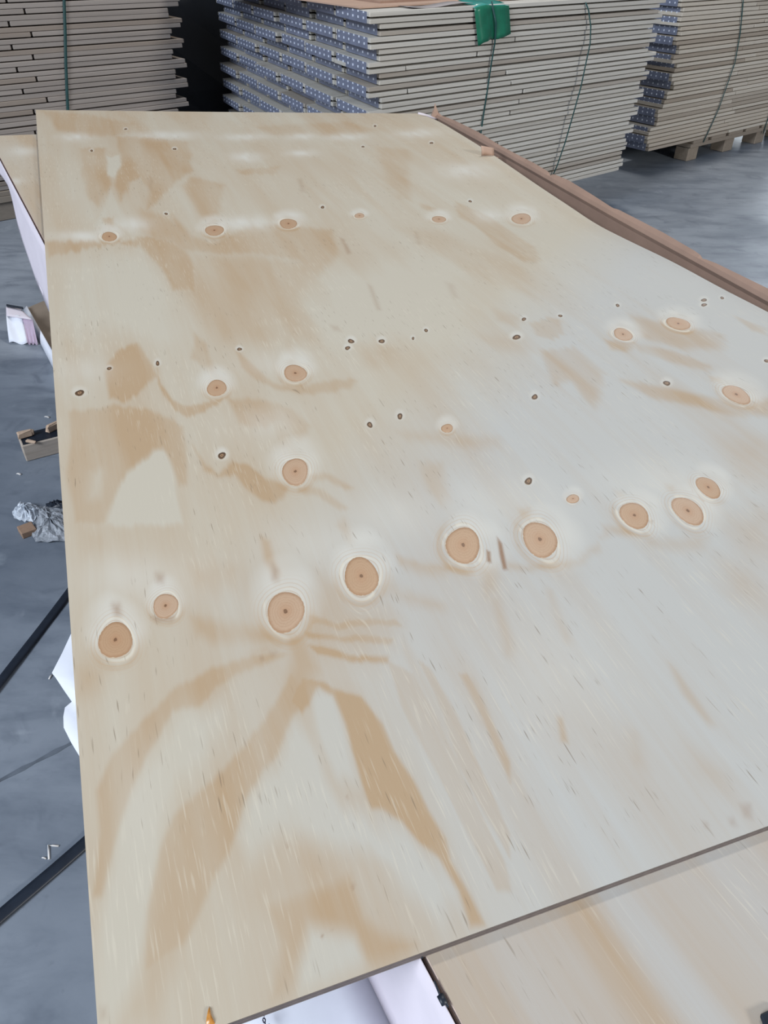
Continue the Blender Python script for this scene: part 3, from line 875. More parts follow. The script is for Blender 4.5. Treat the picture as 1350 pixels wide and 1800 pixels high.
lab = ['plywood sheet directly under the knotty top sheet, showing at the bottom right', 'plywood sheet second below the knotty top sheet, edge on',
       'plywood sheet third below the knotty top sheet, edge on', 'lowest plywood sheet of the pile, edge on']
for k_ in range(4):
    U1, V1 = lower_grid(161, 261) if k_ == 0 else lower_grid(31, 41)
    z = -T - 0.0004 - k_ * (T + 0.0006)
    m_ = PILE @ Matrix.Translation((0, 0, z))
    if k_ == 0:
        ro = empty('plywood_sheet', m_, lab[k_], 'plywood')
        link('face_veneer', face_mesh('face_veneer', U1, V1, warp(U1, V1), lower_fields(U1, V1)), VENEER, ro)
        link('core_plies', core_mesh('core_plies', U1, V1, warp, 3, -.0002), [EDGE_PALE, PLY_A], ro)
    else:
        ro = empty('plywood_sheet', m_, lab[k_], 'plywood')
        f1 = lower_fields(U1, V1)
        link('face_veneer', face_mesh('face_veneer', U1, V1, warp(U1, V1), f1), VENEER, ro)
        link('core_plies', core_mesh('core_plies', U1, V1, warp, 3, -.0002), [EDGE_PALE, PLY_A], ro)
BASE_W = -T - 0.0004 - 4 * (T + 0.0006) - 0.020      # underside of the pile incl. droop

# supports: two bearers on stacked blocks, well inside the pile's outline
LD = np.array([0.1394, -0.9902, 0.0]); LN = np.array([-0.9902, -0.1394, 0.0]); LOFF = -0.19414313663
for (v_, nm) in ((1.55, 'far timber trestle under the plywood pile'), (0.35, 'near timber trestle under the plywood pile')):
    cpt = SO + (EU * 0.68 + EV * v_ + EN * BASE_W) * PK
    tr = empty('timber_trestle', Matrix(((EU[0], EV[0], 0, cpt[0]), (EU[1], EV[1], 0, cpt[1]), (0, 0, 1, 0), (0, 0, 0, 1))), nm, 'trestle')
    bm = bmesh.new()
    n0, n1 = -0.30, 0.38
    zt0 = cpt[2] + EU[2] * n0; zt1 = cpt[2] + EU[2] * n1
    vsx = [bm.verts.new(p) for p in [(n0, -.05, zt0 - .08), (n1, -.05, zt1 - .08), (n1, .05, zt1 - .08), (n0, .05, zt0 - .08),
                                     (n0, -.05, zt0), (n1, -.05, zt1), (n1, .05, zt1), (n0, .05, zt0)]]
    for f in [(0, 1, 2, 3), (4, 5, 6, 7), (0, 1, 5, 4), (1, 2, 6, 5), (2, 3, 7, 6), (3, 0, 4, 7)]:
        bm.faces.new([vsx[q] for q in f])
    link('bearer', bm_mesh('bearer', bm), TIMBER, tr)
    for x in (-.24, .32):
        bm = bmesh.new()
        bm_box(bm, (x - .05, -.06, 0), (x + .05, .06, cpt[2] + EU[2] * x - .078), .004)
        link('post', bm_mesh('post', bm), TIMBER, tr)


# ------------------------------------------------------------------ wrapping round the pile
def edge_pt(al, drop, out=0.004):
    """point on the left edge of the lower sheets: al metres from far reference, drop below its face"""
    a0 = np.array([-0.0884, 2.02, -T])
    return a0 + LD * al + LN * out + np.array([0, 0, -drop])


wr = empty('wrapping_paper', PILE, 'white wrapping paper hanging off the left side of the plywood pile', 'wrapping')
al = np.array([-.20, -.06, .03, .087, .131, .153, .166, .268, .354, .468, .60, .80, 1.0, 1.2, 1.4, 1.6, 1.8, 1.95, 2.1, 2.25])
dr = np.array([.040, .043, .044, .046, .065, .087, .115, .118, .19, .2, .17, .155, .145, .14, .14, .14, .14, .14, .14, .14]) - 0.0
rows = []
for f in np.linspace(0, 1, 7):
    row = []
    for a_, d_ in zip(al, dr):
        wob = 0.004 * math.sin(a_ * 19 + f * 3) * f * (1 if a_ < 1.2 else 0.2)
        row.append(edge_pt(a_, 0.0022 + (d_ - .0022) * f, 0.0045 + wob + 0.002 * f))
    rows.append(row)
g = np.array(rows)[::-1]
o = link('side_panel', sheet_mesh('side_panel', g, 0.0008), WHITE_PINK, wr)
# flap folded outwards at the near end, with a torn outer edge
WF = -0.141
crease = [edge_pt(a_, 0.1405, 0.0062) for a_ in np.linspace(1.45, 2.25, 15)]
outer_px = [(137, 1065), (131, 1090), (126, 1110), (109, 1148), (92, 1185), (99, 1194), (112, 1212), (126, 1232), (114, 1244), (112, 1262), (113, 1281), (126, 1305), (145, 1337), (196, 1480), (330, 1900)]
outer = [pile(p, (0, 0, 1), WF - 0.012) for p in outer_px]
rows = []
for i in range(15):
    cr, ou = np.array(crease[i]), np.array(outer[i])
    rows.append([cr + (ou - cr) * f + np.array([0, 0, 0.004 * math.sin(f * math.pi) - 0.002 * math.sin(i * 1.3 + f * 5) * f]) for f in np.linspace(0, 1, 7)])
o = link('folded_flap', sheet_mesh('folded_flap', np.array(rows)[::-1].transpose(1, 0, 2)[::-1], 0.0008), WHITE, wr)


def flap_mark(name, px_pts, width):
    pts = [pile(p, (0, 0, 1), WF + 0.0042) for p in px_pts]
    V = []
    for i, p in enumerate(pts):
        t = pts[min(i + 1, len(pts) - 1)] - pts[max(i - 1, 0)]
        s_ = np.cross([0, 0, 1], t); s_ /= np.linalg.norm(s_)
        V += [p + s_ * width, p - s_ * width]
    n0 = len(V)
    V += [v_ - np.array([0, 0, .0012]) for v_ in V]
    Fc = [(2 * i, 2 * i + 1, 2 * i + 3, 2 * i + 2) for i in range(len(pts) - 1)]
    Fc += [(2 * i, 2 * i + 2, n0 + 2 * i + 2, n0 + 2 * i) for i in range(len(pts) - 1)]
    Fc += [(2 * i + 1, n0 + 2 * i + 1, n0 + 2 * i + 3, 2 * i + 3) for i in range(len(pts) - 1)]
    link(name, mesh_from(name, V, Fc), INK, wr)


flap_mark('printed_letter', [(466.5, 1805), (466.0, 1797), (466.5, 1792), (464.5, 1788.8), (462.5, 1789.5), (462, 1793), (463.5, 1796.5), (466.0, 1797)], .0004)
flap_mark('printed_letter', [(463.3, 1784.2), (465.5, 1785)], .0004)
flap_mark('printed_letter', [(473, 1799.5), (472.5, 1806)], .0005)
# black strips standing in for the shaded gap, plus staples, along the sheet below
for a_, l_ in ((2.03, .010), (2.055, .016), (2.09, .012), (2.12, .02)):
    p0, p1 = edge_pt(a_, -.0002, .0035), edge_pt(a_ + l_, -.0002, .0032)
    tube('gap_dark_bit', [p0, (p0 + p1) / 2 + LN * .0012, p1], .0011, .0006, (0, 0, 1), BLACK, wr)
p0 = edge_pt(2.063, -.0004, .0045)
tube('gap_dark_bit', [p0, p0 + LD * .003, p0 + LD * .006], .0022, .0012, (1, 0, 0), BLACK, wr)

# --- right-hand cardboard guard
cg = empty('cardboard_guard', PILE, 'long brown cardboard edge guard standing up along the right side of the pile', 'packaging')
CT = [(2.50, .024), (2.43, .0145), (2.40, .017), (2.324, .0205), (2.20, .0225), (2.114, .0227), (2.05, .0197), (2.02, .0185), (1.918, .0180), (1.80, .0190), (1.765, .0183), (1.712, .0165),
      (1.70, .009), (1.688, .018), (1.611, .0216), (1.50, .0175), (1.403, .0125), (1.385, .0155), (1.30, .0165), (1.2086, .0172), (1.10, .0145), (1.080, .0125), (1.0732, .0075), (1.060, .0100), (1.0295, .0128), (.883, .0169), (.70, .016), (.45, .015), (.2, .015), (-.05, .015)]
rows = []
prof = [(1.2850, -.110, 0.0), (1.2820, -.048, 0.0), (1.2700, -.0270, .3), (1.2615, -.0165, .6), (1.2640, -.0080, .8), (1.2700, 0.0, 1.0)]
cv = [c_[0] for c_ in CT][::-1]; cw = [c_[1] for c_ in CT][::-1]
for v_ in np.linspace(2.5, -.05, 256):
    wt = np.interp(v_, cv, cw)
    ws = np.interp(v_, [-.05, 1.0, 1.4, 2.0, 2.5], [.015, .0150, .0150, .0195, .0200])   # general run without the nicks
    row = []
    for (u_, wz, f) in prof:
        row.append((u_ - .0015 * (1 - f) * math.sin(v_ * 6.0) * (wz > -.03), v_, (ws if f < 1 else wt) + wz if f > 0 else wz))
    rows.append(row)
g = np.array(rows)
link('guard_panel', sheet_mesh('guard_panel', g.transpose(1, 0, 2), 0.003, smooth=False), CARD, cg)
# folded scrap lying over the edge near the far corner
sc_ = empty('cardboard_scrap', PILE, 'small folded cardboard scrap bent over the right edge of the top sheet', 'packaging')
q = [pile(p, (0, 1, 0), pile((856, 277))[1]) for p in [(846, 256), (868, 260), (868, 279), (847, 274)]]
g = np.array([[q[3] * (1 - a_) + q[2] * a_ + np.array([0, 0, -.0 + .004 * math.sin(a_ * 3.14)]) for a_ in np.linspace(0, 1, 6)],
              [(q[3] + q[0]) / 2 * (1 - a_) + (q[2] + q[1]) / 2 * a_ + np.array([0, -.002, 0]) for a_ in np.linspace(0, 1, 6)],
              [q[0] * (1 - a_) + q[1] * a_ for a_ in np.linspace(0, 1, 6)]])
link('upright_fold', sheet_mesh('upright_fold', g, .0025), CARD_LT, sc_)
b0, b1 = q[3], q[2]
g = np.array([[b0 * (1 - a_) + b1 * a_ + np.array([.018 * s_ + .004 * s_, .006 * s_, .0015 - .0 * s_]) for a_ in np.linspace(0, 1, 5)] for s_ in (0, .5, 1.0)])
link('flat_fold', sheet_mesh('flat_fold', g, .0025), CARD_LT, sc_)
# torn upright at the far end of the guard
tu = empty('torn_cardboard', PILE, 'torn pointed cardboard bit at the far right corner of the pile', 'packaging')
yv = 2.455
tri = [pile(p, (0, 1, 0), yv) for p in [(757, 208), (773, 211), (770, 196), (765, 182), (763, 196)]]
V = [t_ for t_ in tri] + [t_ + np.array([0, .004, 0]) for t_ in tri]
link('torn_point', mesh_from('torn_point', V, [(0, 1, 2, 3, 4), (9, 8, 7, 6, 5)] + [(j, 5 + j, 5 + (j + 1) % 5, (j + 1) % 5) for j in range(5)]), CARD_LT, tu)
tube('pale_curl', [pile(p, (0, 1, 0), yv - .01) for p in [(735, 199), (748, 202), (756, 205), (768, 210)]], .003, .0012, (0, 0, 1), WHITE_PINK, tu)

# ------------------------------------------------------------------ plank stacks
bm = bmesh.new(); bm_box(bm, (0, 0, 0), (1, 1, 1))
bmesh.ops.bevel(bm, geom=[e for e in bm.edges if abs(e.verts[0].co.x - e.verts[1].co.x) < .5 or True], offset=0.06, segments=1, affect='EDGES')
# keep the chamfer small along the board: squeeze x and y chamfers
for v_ in bm.verts:
    for i, s_ in ((0, 0.04), (1, 0.10)):
        if v_.co[i] < 0.1: v_.co[i] *= s_
        elif v_.co[i] > 0.9: v_.co[i] = 1 - (1 - v_.co[i]) * s_
    if v_.co.z < 0.1: v_.co.z *= 1.6
    elif v_.co.z > 0.9: v_.co.z = 1 - (1 - v_.co.z) * 1.6
PLANK_ME = {}
_base = bm_mesh('plank', bm)
for key, m_ in (('L', PLANK_L), ('M', PLANK_M), ('R', PLANK_R)):
    me = _base.copy(); me.name = 'plank'; me.materials.append(m_); PLANK_ME[key] = me


def plate_mesh(wd, ht):
    """punched steel end plate over a pair of boards: two rows of bright teeth"""
    bm = bmesh.new()
    bm_box(bm, (-.0016, -wd / 2, -ht / 2), (0.0002, wd / 2, ht / 2))
    n = 6
    for i in range(n):
        y = -wd / 2 + wd * (i + .5) / n
        for z0, z1 in ((.34, .50), (-.17, .03)):
            bm_box(bm, (-.0030, y - .0028, ht * z0), (-.0014, y + .0028, ht * z1), 0, 1)
    return bm_mesh('nail_plate', bm)


PLATE_ME = plate_mesh(.190, .0290)
PLATE_ME.materials.append(PLATE); PLATE_ME.materials.append(TOOTH)
SKEW = 0.225                                     # the left end of the stack is not square
_skewed = {}


def skewed_plank(key, L, wd, k):
    kk = (key, round(L * 25), round(k * 100))
    if kk not in _skewed:
        me = PLANK_ME[key].copy(); me.name = 'plank'
        for v_ in me.vertices:
            v_.co.x += k * v_.co.y * wd / L * (1 - v_.co.x)
        _skewed[kk] = me
    return _skewed[kk]


def plank(parent, key, s0, s1, e2, wd, z, t, tilt=0.0):
    o = bpy.data.objects.new('plank', PLANK_ME[key])
    COL.objects.link(o)
    o.parent = parent
    o.location = (s0, e2, z)
    o.scale = (s1 - s0, wd, t)
    o.rotation_euler = (0, tilt, 0)
    return o


def plate(plk, wd, zlow, k=0.0):
    """plate on the end of a pair; plk is the upper board, zlow the underside of the lower one"""
    o = bpy.data.objects.new('nail_plate', PLATE_ME)
    COL.objects.link(o)
    o.parent = plk
    L, W_, T_ = plk.scale
    h = (plk.location.z + T_) - zlow
    c = math.sqrt(1 + k * k)
    o.matrix_parent_inverse = Matrix.Diagonal((1 / L, 1 / W_, 1 / T_, 1))
    o.location = (k * W_ / 2, W_ / 2, T_ - h / 2)
    o.rotation_euler = (0, 0, -math.atan(k))
    o.scale = (1, (W_ * c - .034) / .190, (h - .0006) / .0290)
    return o


def frame(P):
    return Matrix(((E1[0], E2[0], 0, P[0]), (E1[1], E2[1], 0, P[1]), (0, 0, 1, P[2]), (0, 0, 0, 1)))


def fit_ends(px, P0):
    out = []
    for p in px:
        q = on_plane(p, P0, E2)
        out.append((q[2], (q - P0) @ E1))
    out.sort()
    return [a for a, _ in out], [b for _, b in out]


# middle stack -------------------------------------------------------
mid = empty('plank_stack', frame(PM), 'tall strapped plank stack with blue grey nail plates on its left end', 'planks')
zb, pitch, nl = 0.144, 0.01625, 39
pz, ps = fit_ends([(1096, 283), (1102.5, 258), (1113, 228), (1120.5, 198), (1131, 168), (1136.5, 136), (1152, 104), (1154.5, 69), (1163, 34), (1170.5, 0)], PM)
rz, rs = fit_ends([(1092, 276), (1099, 247), (1107, 217), (1116, 189), (1122, 157), (1133, 125), (1142, 89), (1147, 55), (1159, 21)], PM)
r1 = random.Random(3)
BW = 0.258
prev = None
for i in range(nl):
    upper = (nl - 1 - i) % 2 == 0               # boards lie in nailed pairs; every second pair is set back
    z = zb + i * pitch + (.0014 if upper else .0002) + r1.uniform(-.0003, .0003)
    out = ((nl - 1 - i) // 2) % 2 == 0
    if not upper or prev is None:
        sl = (-1.405 if out else -1.362) + r1.uniform(-.004, .004)
        ey = r1.uniform(-.003, .004)
        cols = [(sl + c_ * BW * SKEW + r1.uniform(-.010, .010), c_ * BW + r1.uniform(-.004, .004)) for c_ in range(1, 6)]
    sr = (np.interp(z, pz, ps) if out else np.interp(z, rz, rs)) + r1.uniform(-.004, .006)
    t = 0.0124 + r1.uniform(-.0008, .0006)
    tl = r1.uniform(-.0012, .0012)
    e_ = ey + r1.uniform(-.002, .002)
    split = None
    if i % 2 == 0 and r1.random() < .8:
        split = r1.choice([-.93, -.80, -.83, -.76, -.88, -.72]) + r1.uniform(-.02, .02)
    elif r1.random() < .12:
        split = r1.uniform(-1.15, -.5)
    if i == 25: split = -1.245
    if i == 29: split = -1.255
    now = []
    if split is None:
        a_ = plank(mid, 'M', sl, sr, e_, BW - .006, z, t, tl * .3)
    else:
        a_ = plank(mid, 'M', sl, split - .003, e_, BW - .006, z, t)
        plank(mid, 'M', split + .003, sr, e_ + r1.uniform(-.003, .004), BW - .010, z, t)
    a_.data = skewed_plank('M', a_.scale.x, BW, SKEW)
    now.append(a_)
    for s_, y_ in cols:
        b_ = plank(mid, 'M', s_, s_ + 0.56, y_, BW - .006, z, t)
        b_.data = skewed_plank('M', .56, BW, SKEW)
        now.append(b_)
    if upper:
        for m_, b_ in enumerate(now):
            plate(b_, BW, prev[m_].location.z if prev else z, SKEW)
        prev = None if not prev else prev
    prev = now
bm = bmesh.new()
for i in range(nl):
    z = zb + i * pitch
    bm_box(bm, (-.50, BW, z), (-.03, 6 * BW, z + .0124))
tag(link('inner_planks', bm_mesh('inner_planks', bm), PLANK_M, mid), kind='stuff')


def pallet(P, s0, s1, depth, top, label, zdeck, blocks):
    pl_ = empty('pallet', frame(P), label, 'pallet')
    for x in blocks:
        for y in (0.01, depth / 2, depth - .09):
            bm = bmesh.new(); bm_box(bm, (x - .045, y, 0), (x + .045, y + .08, zdeck), .003)
            link('block', bm_mesh('block', bm), PALLET_W, pl_)
    for y in (0.0, depth / 2, depth - .09):
        bm = bmesh.new(); bm_box(bm, (s0, y, zdeck), (s1, y + .09, zdeck + (top - zdeck) * .55), .002)
        link('stringer_board', bm_mesh('stringer_board', bm), PALLET_W, pl_)
    n = 6
    wd = (s1 - s0) / n
    for i in range(n):
        bm = bmesh.new(); bm_box(bm, (s0 + i * wd + .018, 0, zdeck + (top - zdeck) * .55), (s0 + (i + 1) * wd - .018, depth, top - .0005), .002)
        link('deck_board', bm_mesh('deck_board', bm), PALLET_W, pl_)
    return pl_


pallet(PM + E2 * .12, -1.30, -.40, 1.05, .1435, 'shadowed pallet under the stack with nail plated plank ends', .09, (-1.25, -.85, -.46))

# left stack ---------------------------------------------------------
PL = at_z((10, 389), 0.0)
left = empty('plank_stack', frame(PL), 'dim grey plank stack at the far left with one green strap', 'planks')
lz, ls = fit_ends([(316, 0), (320, 40), (322, 75), (327, 110), (330, 150), (332, 190)], PL)
r2 = random.Random(5)
zb2, pitch2 = 0.113, 0.0181
for i in range(37):
    z = zb2 + i * pitch2 + (.0014 if i % 2 == 0 else -.0003)
    out = (i // 2) % 2 == 0
    sr = np.interp(z, lz, ls) + (0 if out else -.052) + r2.uniform(-.006, .006)
    t = .0152 + r2.uniform(-.0006, .0008)
    tl = r2.uniform(-.0006, .0006)
    if i % 2 == 0:
        sp = (0.20 if (i // 2) % 2 else 0.26) + r2.uniform(-.015, .015)
        plank(left, 'L', -.62, sp - .004, r2.uniform(0, .004), .21, z, t)
        plank(left, 'L', sp + .004, sr, r2.uniform(0, .003), .21, z, t)
    else:
        plank(left, 'L', -.62, sr, r2.uniform(0, .003), .21, z, t, tl)
bm = bmesh.new()
for i in range(37):
    z = zb2 + i * pitch2
    for c_ in range(1, 6):
        bm_box(bm, (-.6, c_ * .218, z), (.80 - (.05 if (i // 2) % 2 else 0), c_ * .218 + .212, z + .0152))
tag(link('inner_planks', bm_mesh('inner_planks', bm), PLANK_L, left), kind='stuff')
pallet(PL, -.55, .80, 1.25, .1125, 'pallet under the dim far left plank stack', .069, (-.48, .005, .30, .74))

# right stack --------------------------------------------------------
PR = at_z((1212, 284), 0.0)
right = empty('plank_stack', frame(PR), 'weathered plank stack on a pallet at the far right', 'planks')
r3 = random.Random(9)
zb3, pitch3 = 0.1005, 0.0186
ez = [.10, .13, .15, .20, .25, .29, .33, .40, .50, .60, .72, .9]
es = [-.40, -.44, -.455, -.40, -.385, -.375, -.325, -.33, -.345, -.37, -.385, -.40]
prev = None
for i in range(38):
    z = zb3 + i * pitch3
    out = (i // 2) % 2 == 0
    upper = i % 2 == 1
    if not upper:
        sl = np.interp(z, ez, es) + (0 if out else .028) + r3.uniform(-.006, .006)
        cols = [(sl + c_ * .27 * .74 + r3.uniform(-.012, .012), c_ * .206) for c_ in range(1, 4)]
    t = .0150 + r3.uniform(-.0014, .0012)
    sp = .30 + r3.uniform(-.06, .10)
    sj = sl + r3.uniform(-.007, .007)
    if r3.random() < .6:
        a_ = plank(right, 'R', sj, sp - .003, r3.uniform(0, .004), .2, z, t, r3.uniform(-.001, .001))
        plank(right, 'R', sp + .003, 1.05, r3.uniform(0, .006), .2, z, t)
    else:
        a_ = plank(right, 'R', sj, 1.05, r3.uniform(0, .005), .2, z, t, r3.uniform(-.001, .001))
    now = [a_]
    for s_, y_ in cols:
        now.append(plank(right, 'R', s_, s_ + .45, y_, .2, z, t))
    if upper:
        for m_, b_ in enumerate(now):
            plate(b_, .2, prev[m_].location.z, 0.0)
    prev = now
bm = bmesh.new()
for i in range(38):
    z = zb3 + i * pitch3
    bm_box(bm, (.72, .206, z), (1.03, 0.82, z + .015))
tag(link('inner_planks', bm_mesh('inner_planks', bm), PLANK_R, right), kind='stuff')
pallet(PR, -.02, 1.0, .95, .1, 'worn wooden pallet under the far right plank stack', .066, (0.03, .375, .70, .95))

# black block added behind the stacks so the gap between them stays dark
dk = empty('gap_darkener', frame(PM + E2 * 1.66), 'added black block darkening the aisle behind the stacks', 'filler')
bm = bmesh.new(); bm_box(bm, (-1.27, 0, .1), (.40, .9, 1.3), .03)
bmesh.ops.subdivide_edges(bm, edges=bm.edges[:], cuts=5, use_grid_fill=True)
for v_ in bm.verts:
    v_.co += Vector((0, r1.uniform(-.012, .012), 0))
link('film', bm_mesh('film', bm), GAP_BLACK, dk)  # plain black skin of the added block
bm = bmesh.new(); bm_box(bm, (-1.2, .05, 0), (.36, .85, .1))
link('darkener_base', bm_mesh('darkener_base', bm), PALLET_W, dk)

# ------------------------------------------------------------------ straps and tag on the stacks
def stack_strap(pxs, P0, out, w_, th, label, name='strap', group=None):
    pts = [on_plane(p, P0, E2) - E2 * o_ for p, o_ in zip(pxs, out)]
    o = tube(name, pts, w_, th, E1, TEAL)
    return tag(o, label, 'strap', group)


stack_strap([(108, -30), (112, 0), (114, 60), (115, 110), (117, 160), (119, 200), (122, 235), (128, 330)], PL, [.004] * 8, .0055, .0012,
            'teal strap running down the dim far left plank stack')
stack_strap([(862, 2), (866, 40), (866, 75), (862, 110), (855, 160), (848, 205), (843, 240), (836, 300)], PM, [.006, .016, .010, .005, .004, .004, .004, .004], .0032, .0012,
            'green strap running down from the green tag')
stack_strap([(1027, 4), (1030, 18), (1030, 45), (1026, 75), (1017, 110), (1008, 150), (995, 200), (983, 250), (973, 290), (968, 312)], PM,
            [.006, .012, .022, .030, .034, .036, .034, .028, .018, .006], .0032, .0012, 'slack dark green strap bowing off the middle plank stack')
stack_strap([(1306, -10), (1304, 10), (1299, 60), (1290, 110), (1276, 150), (1262, 190), (1249, 220), (1235, 250)], PR, [.004, .005, .006, .006, .006, .006, .005, .004], .0036, .0014,
            'dark strap over the far right plank stack, nearer its left end')
stack_strap([(1392, 60), (1376, 130), (1360, 180), (1350, 205), (1340, 235)], PR, [.004] * 5, .0036, .0014,
            'dark strap at the right picture edge on the far right stack')

tg = empty('plastic_tag', frame(PM), 'green plastic tag draped over the edge of the middle stack', 'tag')


def mid_loc(p, out):
    q = on_plane(p, PM, E2) - E2 * out - PM
    return np.array([q @ E1, q @ E2, q[2]])


topl = [(831, 14), (840, 10), (850, 8), (857, 9), (864, 10), (873, 9.5), (882, 9.2), (891.5, 9)]
botl = [(835.5, 80.5), (842.7, 74), (850, 71), (857, 67.5), (864, 68), (870, 68), (880, 64), (892, 58.7)]
rows = []
for f in np.linspace(0, 1, 9):
    row = []
    for j in range(8):
        p = (topl[j][0] * (1 - f) + botl[j][0] * f, topl[j][1] * (1 - f) + botl[j][1] * f)
        bulge = [.012, .018, .020, .013, .007, .013, .016, .014][j]
        row.append(mid_loc(p, bulge * (0.6 + .5 * f)))
    rows.append(row)
link('hanging_part', sheet_mesh('hanging_part', np.array(rows)[::-1], .0006), GREEN, tg)
g = []
for f in np.linspace(0, 1, 5):
    g.append([np.array(rows[0][j]) + np.array([.01 * f, .11 * f, .010 * math.sin(f * 2.2) - (0.0 if f < 1 else .0)]) for j in range(8)])
link('folded_part', sheet_mesh('folded_part', np.array(g), .0006), GREEN_TOP, tg)

# covers on top of the middle stack
zt = zb + nl * pitch
tc = empty('cardboard_sheet', frame(PM + UP * zt), 'brown cardboard sheets lying on top of the middle plank stack', 'packaging')
for nm, lo, hi, m_ in (('cover_sheet', (-1.385, .07, 0), (-.60, 1.2, .004), CARD_LT), ('cover_sheet', (-1.25, .14, .0042), (-.62, 1.1, .010), CARD)):
    bm = bmesh.new(); bm_box(bm, lo, hi)
    link(nm, bm_mesh(nm, bm), m_, tc)
gp = empty('paper_sheet', frame(PM + UP * zt), 'grey paper strip on the front edge of the middle stack beside the tag', 'paper')
g = np.array([[(s_, e_, .003 + .004 * math.sin(s_ * 23)) for s_ in np.linspace(-1.235, -.98, 10)] for e_ in (.006, .035, .064)])
link('sheet', sheet_mesh('sheet', g, .001), plain('grey_paper', (0.36, .33, .33), .7, .06, 20), gp)
# pale paper on the left stack
pz_ = zb2 + 37 * pitch2

# ------------------------------------------------------------------ things on the floor at the left
def floor_strap(a, b, label, w_=.0095):
    P, Q = at_z(a, .003), at_z(b, .003)
    pts = [P + (Q - P) * f + UP * (.0008 * math.sin(f * 9) + .0005) for f in np.linspace(0, 1, 9)]
    d = Q - P
    return tag(tube('floor_strap', pts, w_, .0014, np.cross(UP, d), BLACK), label, 'strap')


floor_strap((-40, 1252), (170, 978), 'upper black packing strap lying on the concrete left of the pile', .0080)
floor_strap((-60, 1663), (230, 1412), 'lower black packing strap nearest the camera on the concrete', .0088)

# timber bearer with dark top
P0 = at_z((47, 812), 0.0); P1 = at_z((104, 797), 0.0)
ax = (P1 - P0) / np.linalg.norm(P1 - P0); ay = np.cross(UP, ax)
tm = empty('timber_offcut', Matrix(((ax[0], ay[0], 0, P0[0]), (ax[1], ay[1], 0, P0[1]), (0, 0, 1, 0), (0, 0, 0, 1))),
           'short timber bearer with a dark top sticking out from under the pile', 'timber')
bm = bmesh.new(); bm_box(bm, (0, 0, .0), (.26, .055, .042), .002)
link('beam', bm_mesh('beam', bm), TIMBER, tm)
bm = bmesh.new(); bm_box(bm, (.004, .004, .042), (.26, .052, .0435))
link('dark_top', bm_mesh('dark_top', bm), BLACK, tm)['label'] = 'black coated top face'
r4 = random.Random(2)


def chip(name, loc, l_, w_, h_, rot, mat, label, cat, group=None, parent=None):
    bm = bmesh.new()
    bm_box(bm, (-l_ / 2, -w_ / 2, 0), (l_ / 2, w_ / 2, h_), min(w_, h_) * .2)
    for v_ in bm.verts:
        v_.co.x += r4.uniform(-.1, .1) * l_; v_.co.y += r4.uniform(-.15, .15) * w_
        if v_.co.x > 0: v_.co.y *= .55
    o = link(name, bm_mesh(name, bm), mat)
    o.matrix_world = Matrix.Translation(loc) @ Matrix.Rotation(rot, 4, 'Z')
    return tag(o, label, cat, group)


chip('wood_splinter', at_z((46, 768), .044), .034, .014, .016, .5, CHIP, 'broken wood splinter standing on the left end of the dark topped bearer', 'splinter')
chip('wood_splinter', at_z((97, 755), .044), .040, .014, .018, .9, CHIP, 'broken wood splinter on the dark topped bearer next to the sheet edge', 'splinter')
chip('wood_splinter', at_z((56, 778), .044), .022, .010, .006, -.3, CHIP, 'small wood crumb on the left end of the dark topped bearer', 'splinter')
# slivers on the concrete
V4 = [(84, 1485.5), (103, 1487)]


def sliver(a, b, wd, label):
    P, Q = at_z(a, .001), at_z(b, .001)
    return tag(tube('wood_sliver', [P, (P + Q) / 2 + UP * .0012, Q], wd, .0008, np.cross(UP, Q - P), SLIVER), label, 'splinter')


P_a, P_b, P_c = at_z((103, 1487), .001), at_z((85, 1485.5), .0015), at_z((86, 1510.5), .001)
tag(tube('wood_sliver', [P_a, P_a * .4 + P_b * .6, P_b, P_b * .5 + P_c * .5, P_c], .0012, .0008, (.3, 1, 0), SLIVER),
    'pale bent sliver shaped like a corner lying above the lower black strap', 'splinter')
sliver((74, 1507.5), (81, 1509.5), .0009, 'tiny pale sliver beside the bent corner sliver')
sliver((79, 732), (87, 734), .0028, 'pale sliver on the concrete above the dark topped bearer')
sliver((30, 832), (37, 834.5), .0026, 'pale sliver on the concrete below the dark topped bearer')
sliver((91, 1186), (86, 1194), .0012, 'pale sliver at the tip of the white flap')

# crumpled film and small block
def crumple(name, px, z0, amp, mat, label, cat, seed, n=14):
    rg = np.random.default_rng(seed)
    P = np.array([at_z(p, 0.0) for p in px])
    cen = P.mean(0)
    m = len(P)
    V, Fc = [], []
    rr = np.linspace(0, 1, 8)
    V.append(cen + UP * (z0 + amp * .8))
    K = 4 * m
    for r in rr[1:]:
        for j in range(K):
            f = j / K * m
            a0, b0 = P[int(f) % m], P[(int(f) + 1) % m]
            q = a0 + (b0 - a0) * (f - int(f))
            p = cen + (q - cen) * r * (1 + rg.uniform(-.03, .03))
            h = z0 + amp * (1 - r) * .6 + amp * rg.uniform(0, .55) * (1 - .6 * r)
            V.append(np.array([p[0], p[1], max(h, .0012)]))
    for j in range(K): Fc.append((0, 1 + j, 1 + (j + 1) % K))
    for i in range(len(rr) - 2):
        for j in range(K):
            a0 = 1 + i * K; b0 = a0 + K
            Fc.append((a0 + j, b0 + j, b0 + (j + 1) % K, a0 + (j + 1) % K))
    N = len(V)
    V += [np.array([v_[0], v_[1], max(v_[2] - .0012, 0.0002)]) for v_ in V]
    Fc += [tuple(N + q for q in f[::-1]) for f in Fc[:]]
    last = 1 + (len(rr) - 2) * K
    for j in range(K):
        a0, b0 = last + j, last + (j + 1) % K
        Fc.append((b0, a0, a0 + N, b0 + N))
    return tag(link(name, mesh_from(name, V, Fc), mat), label, cat)


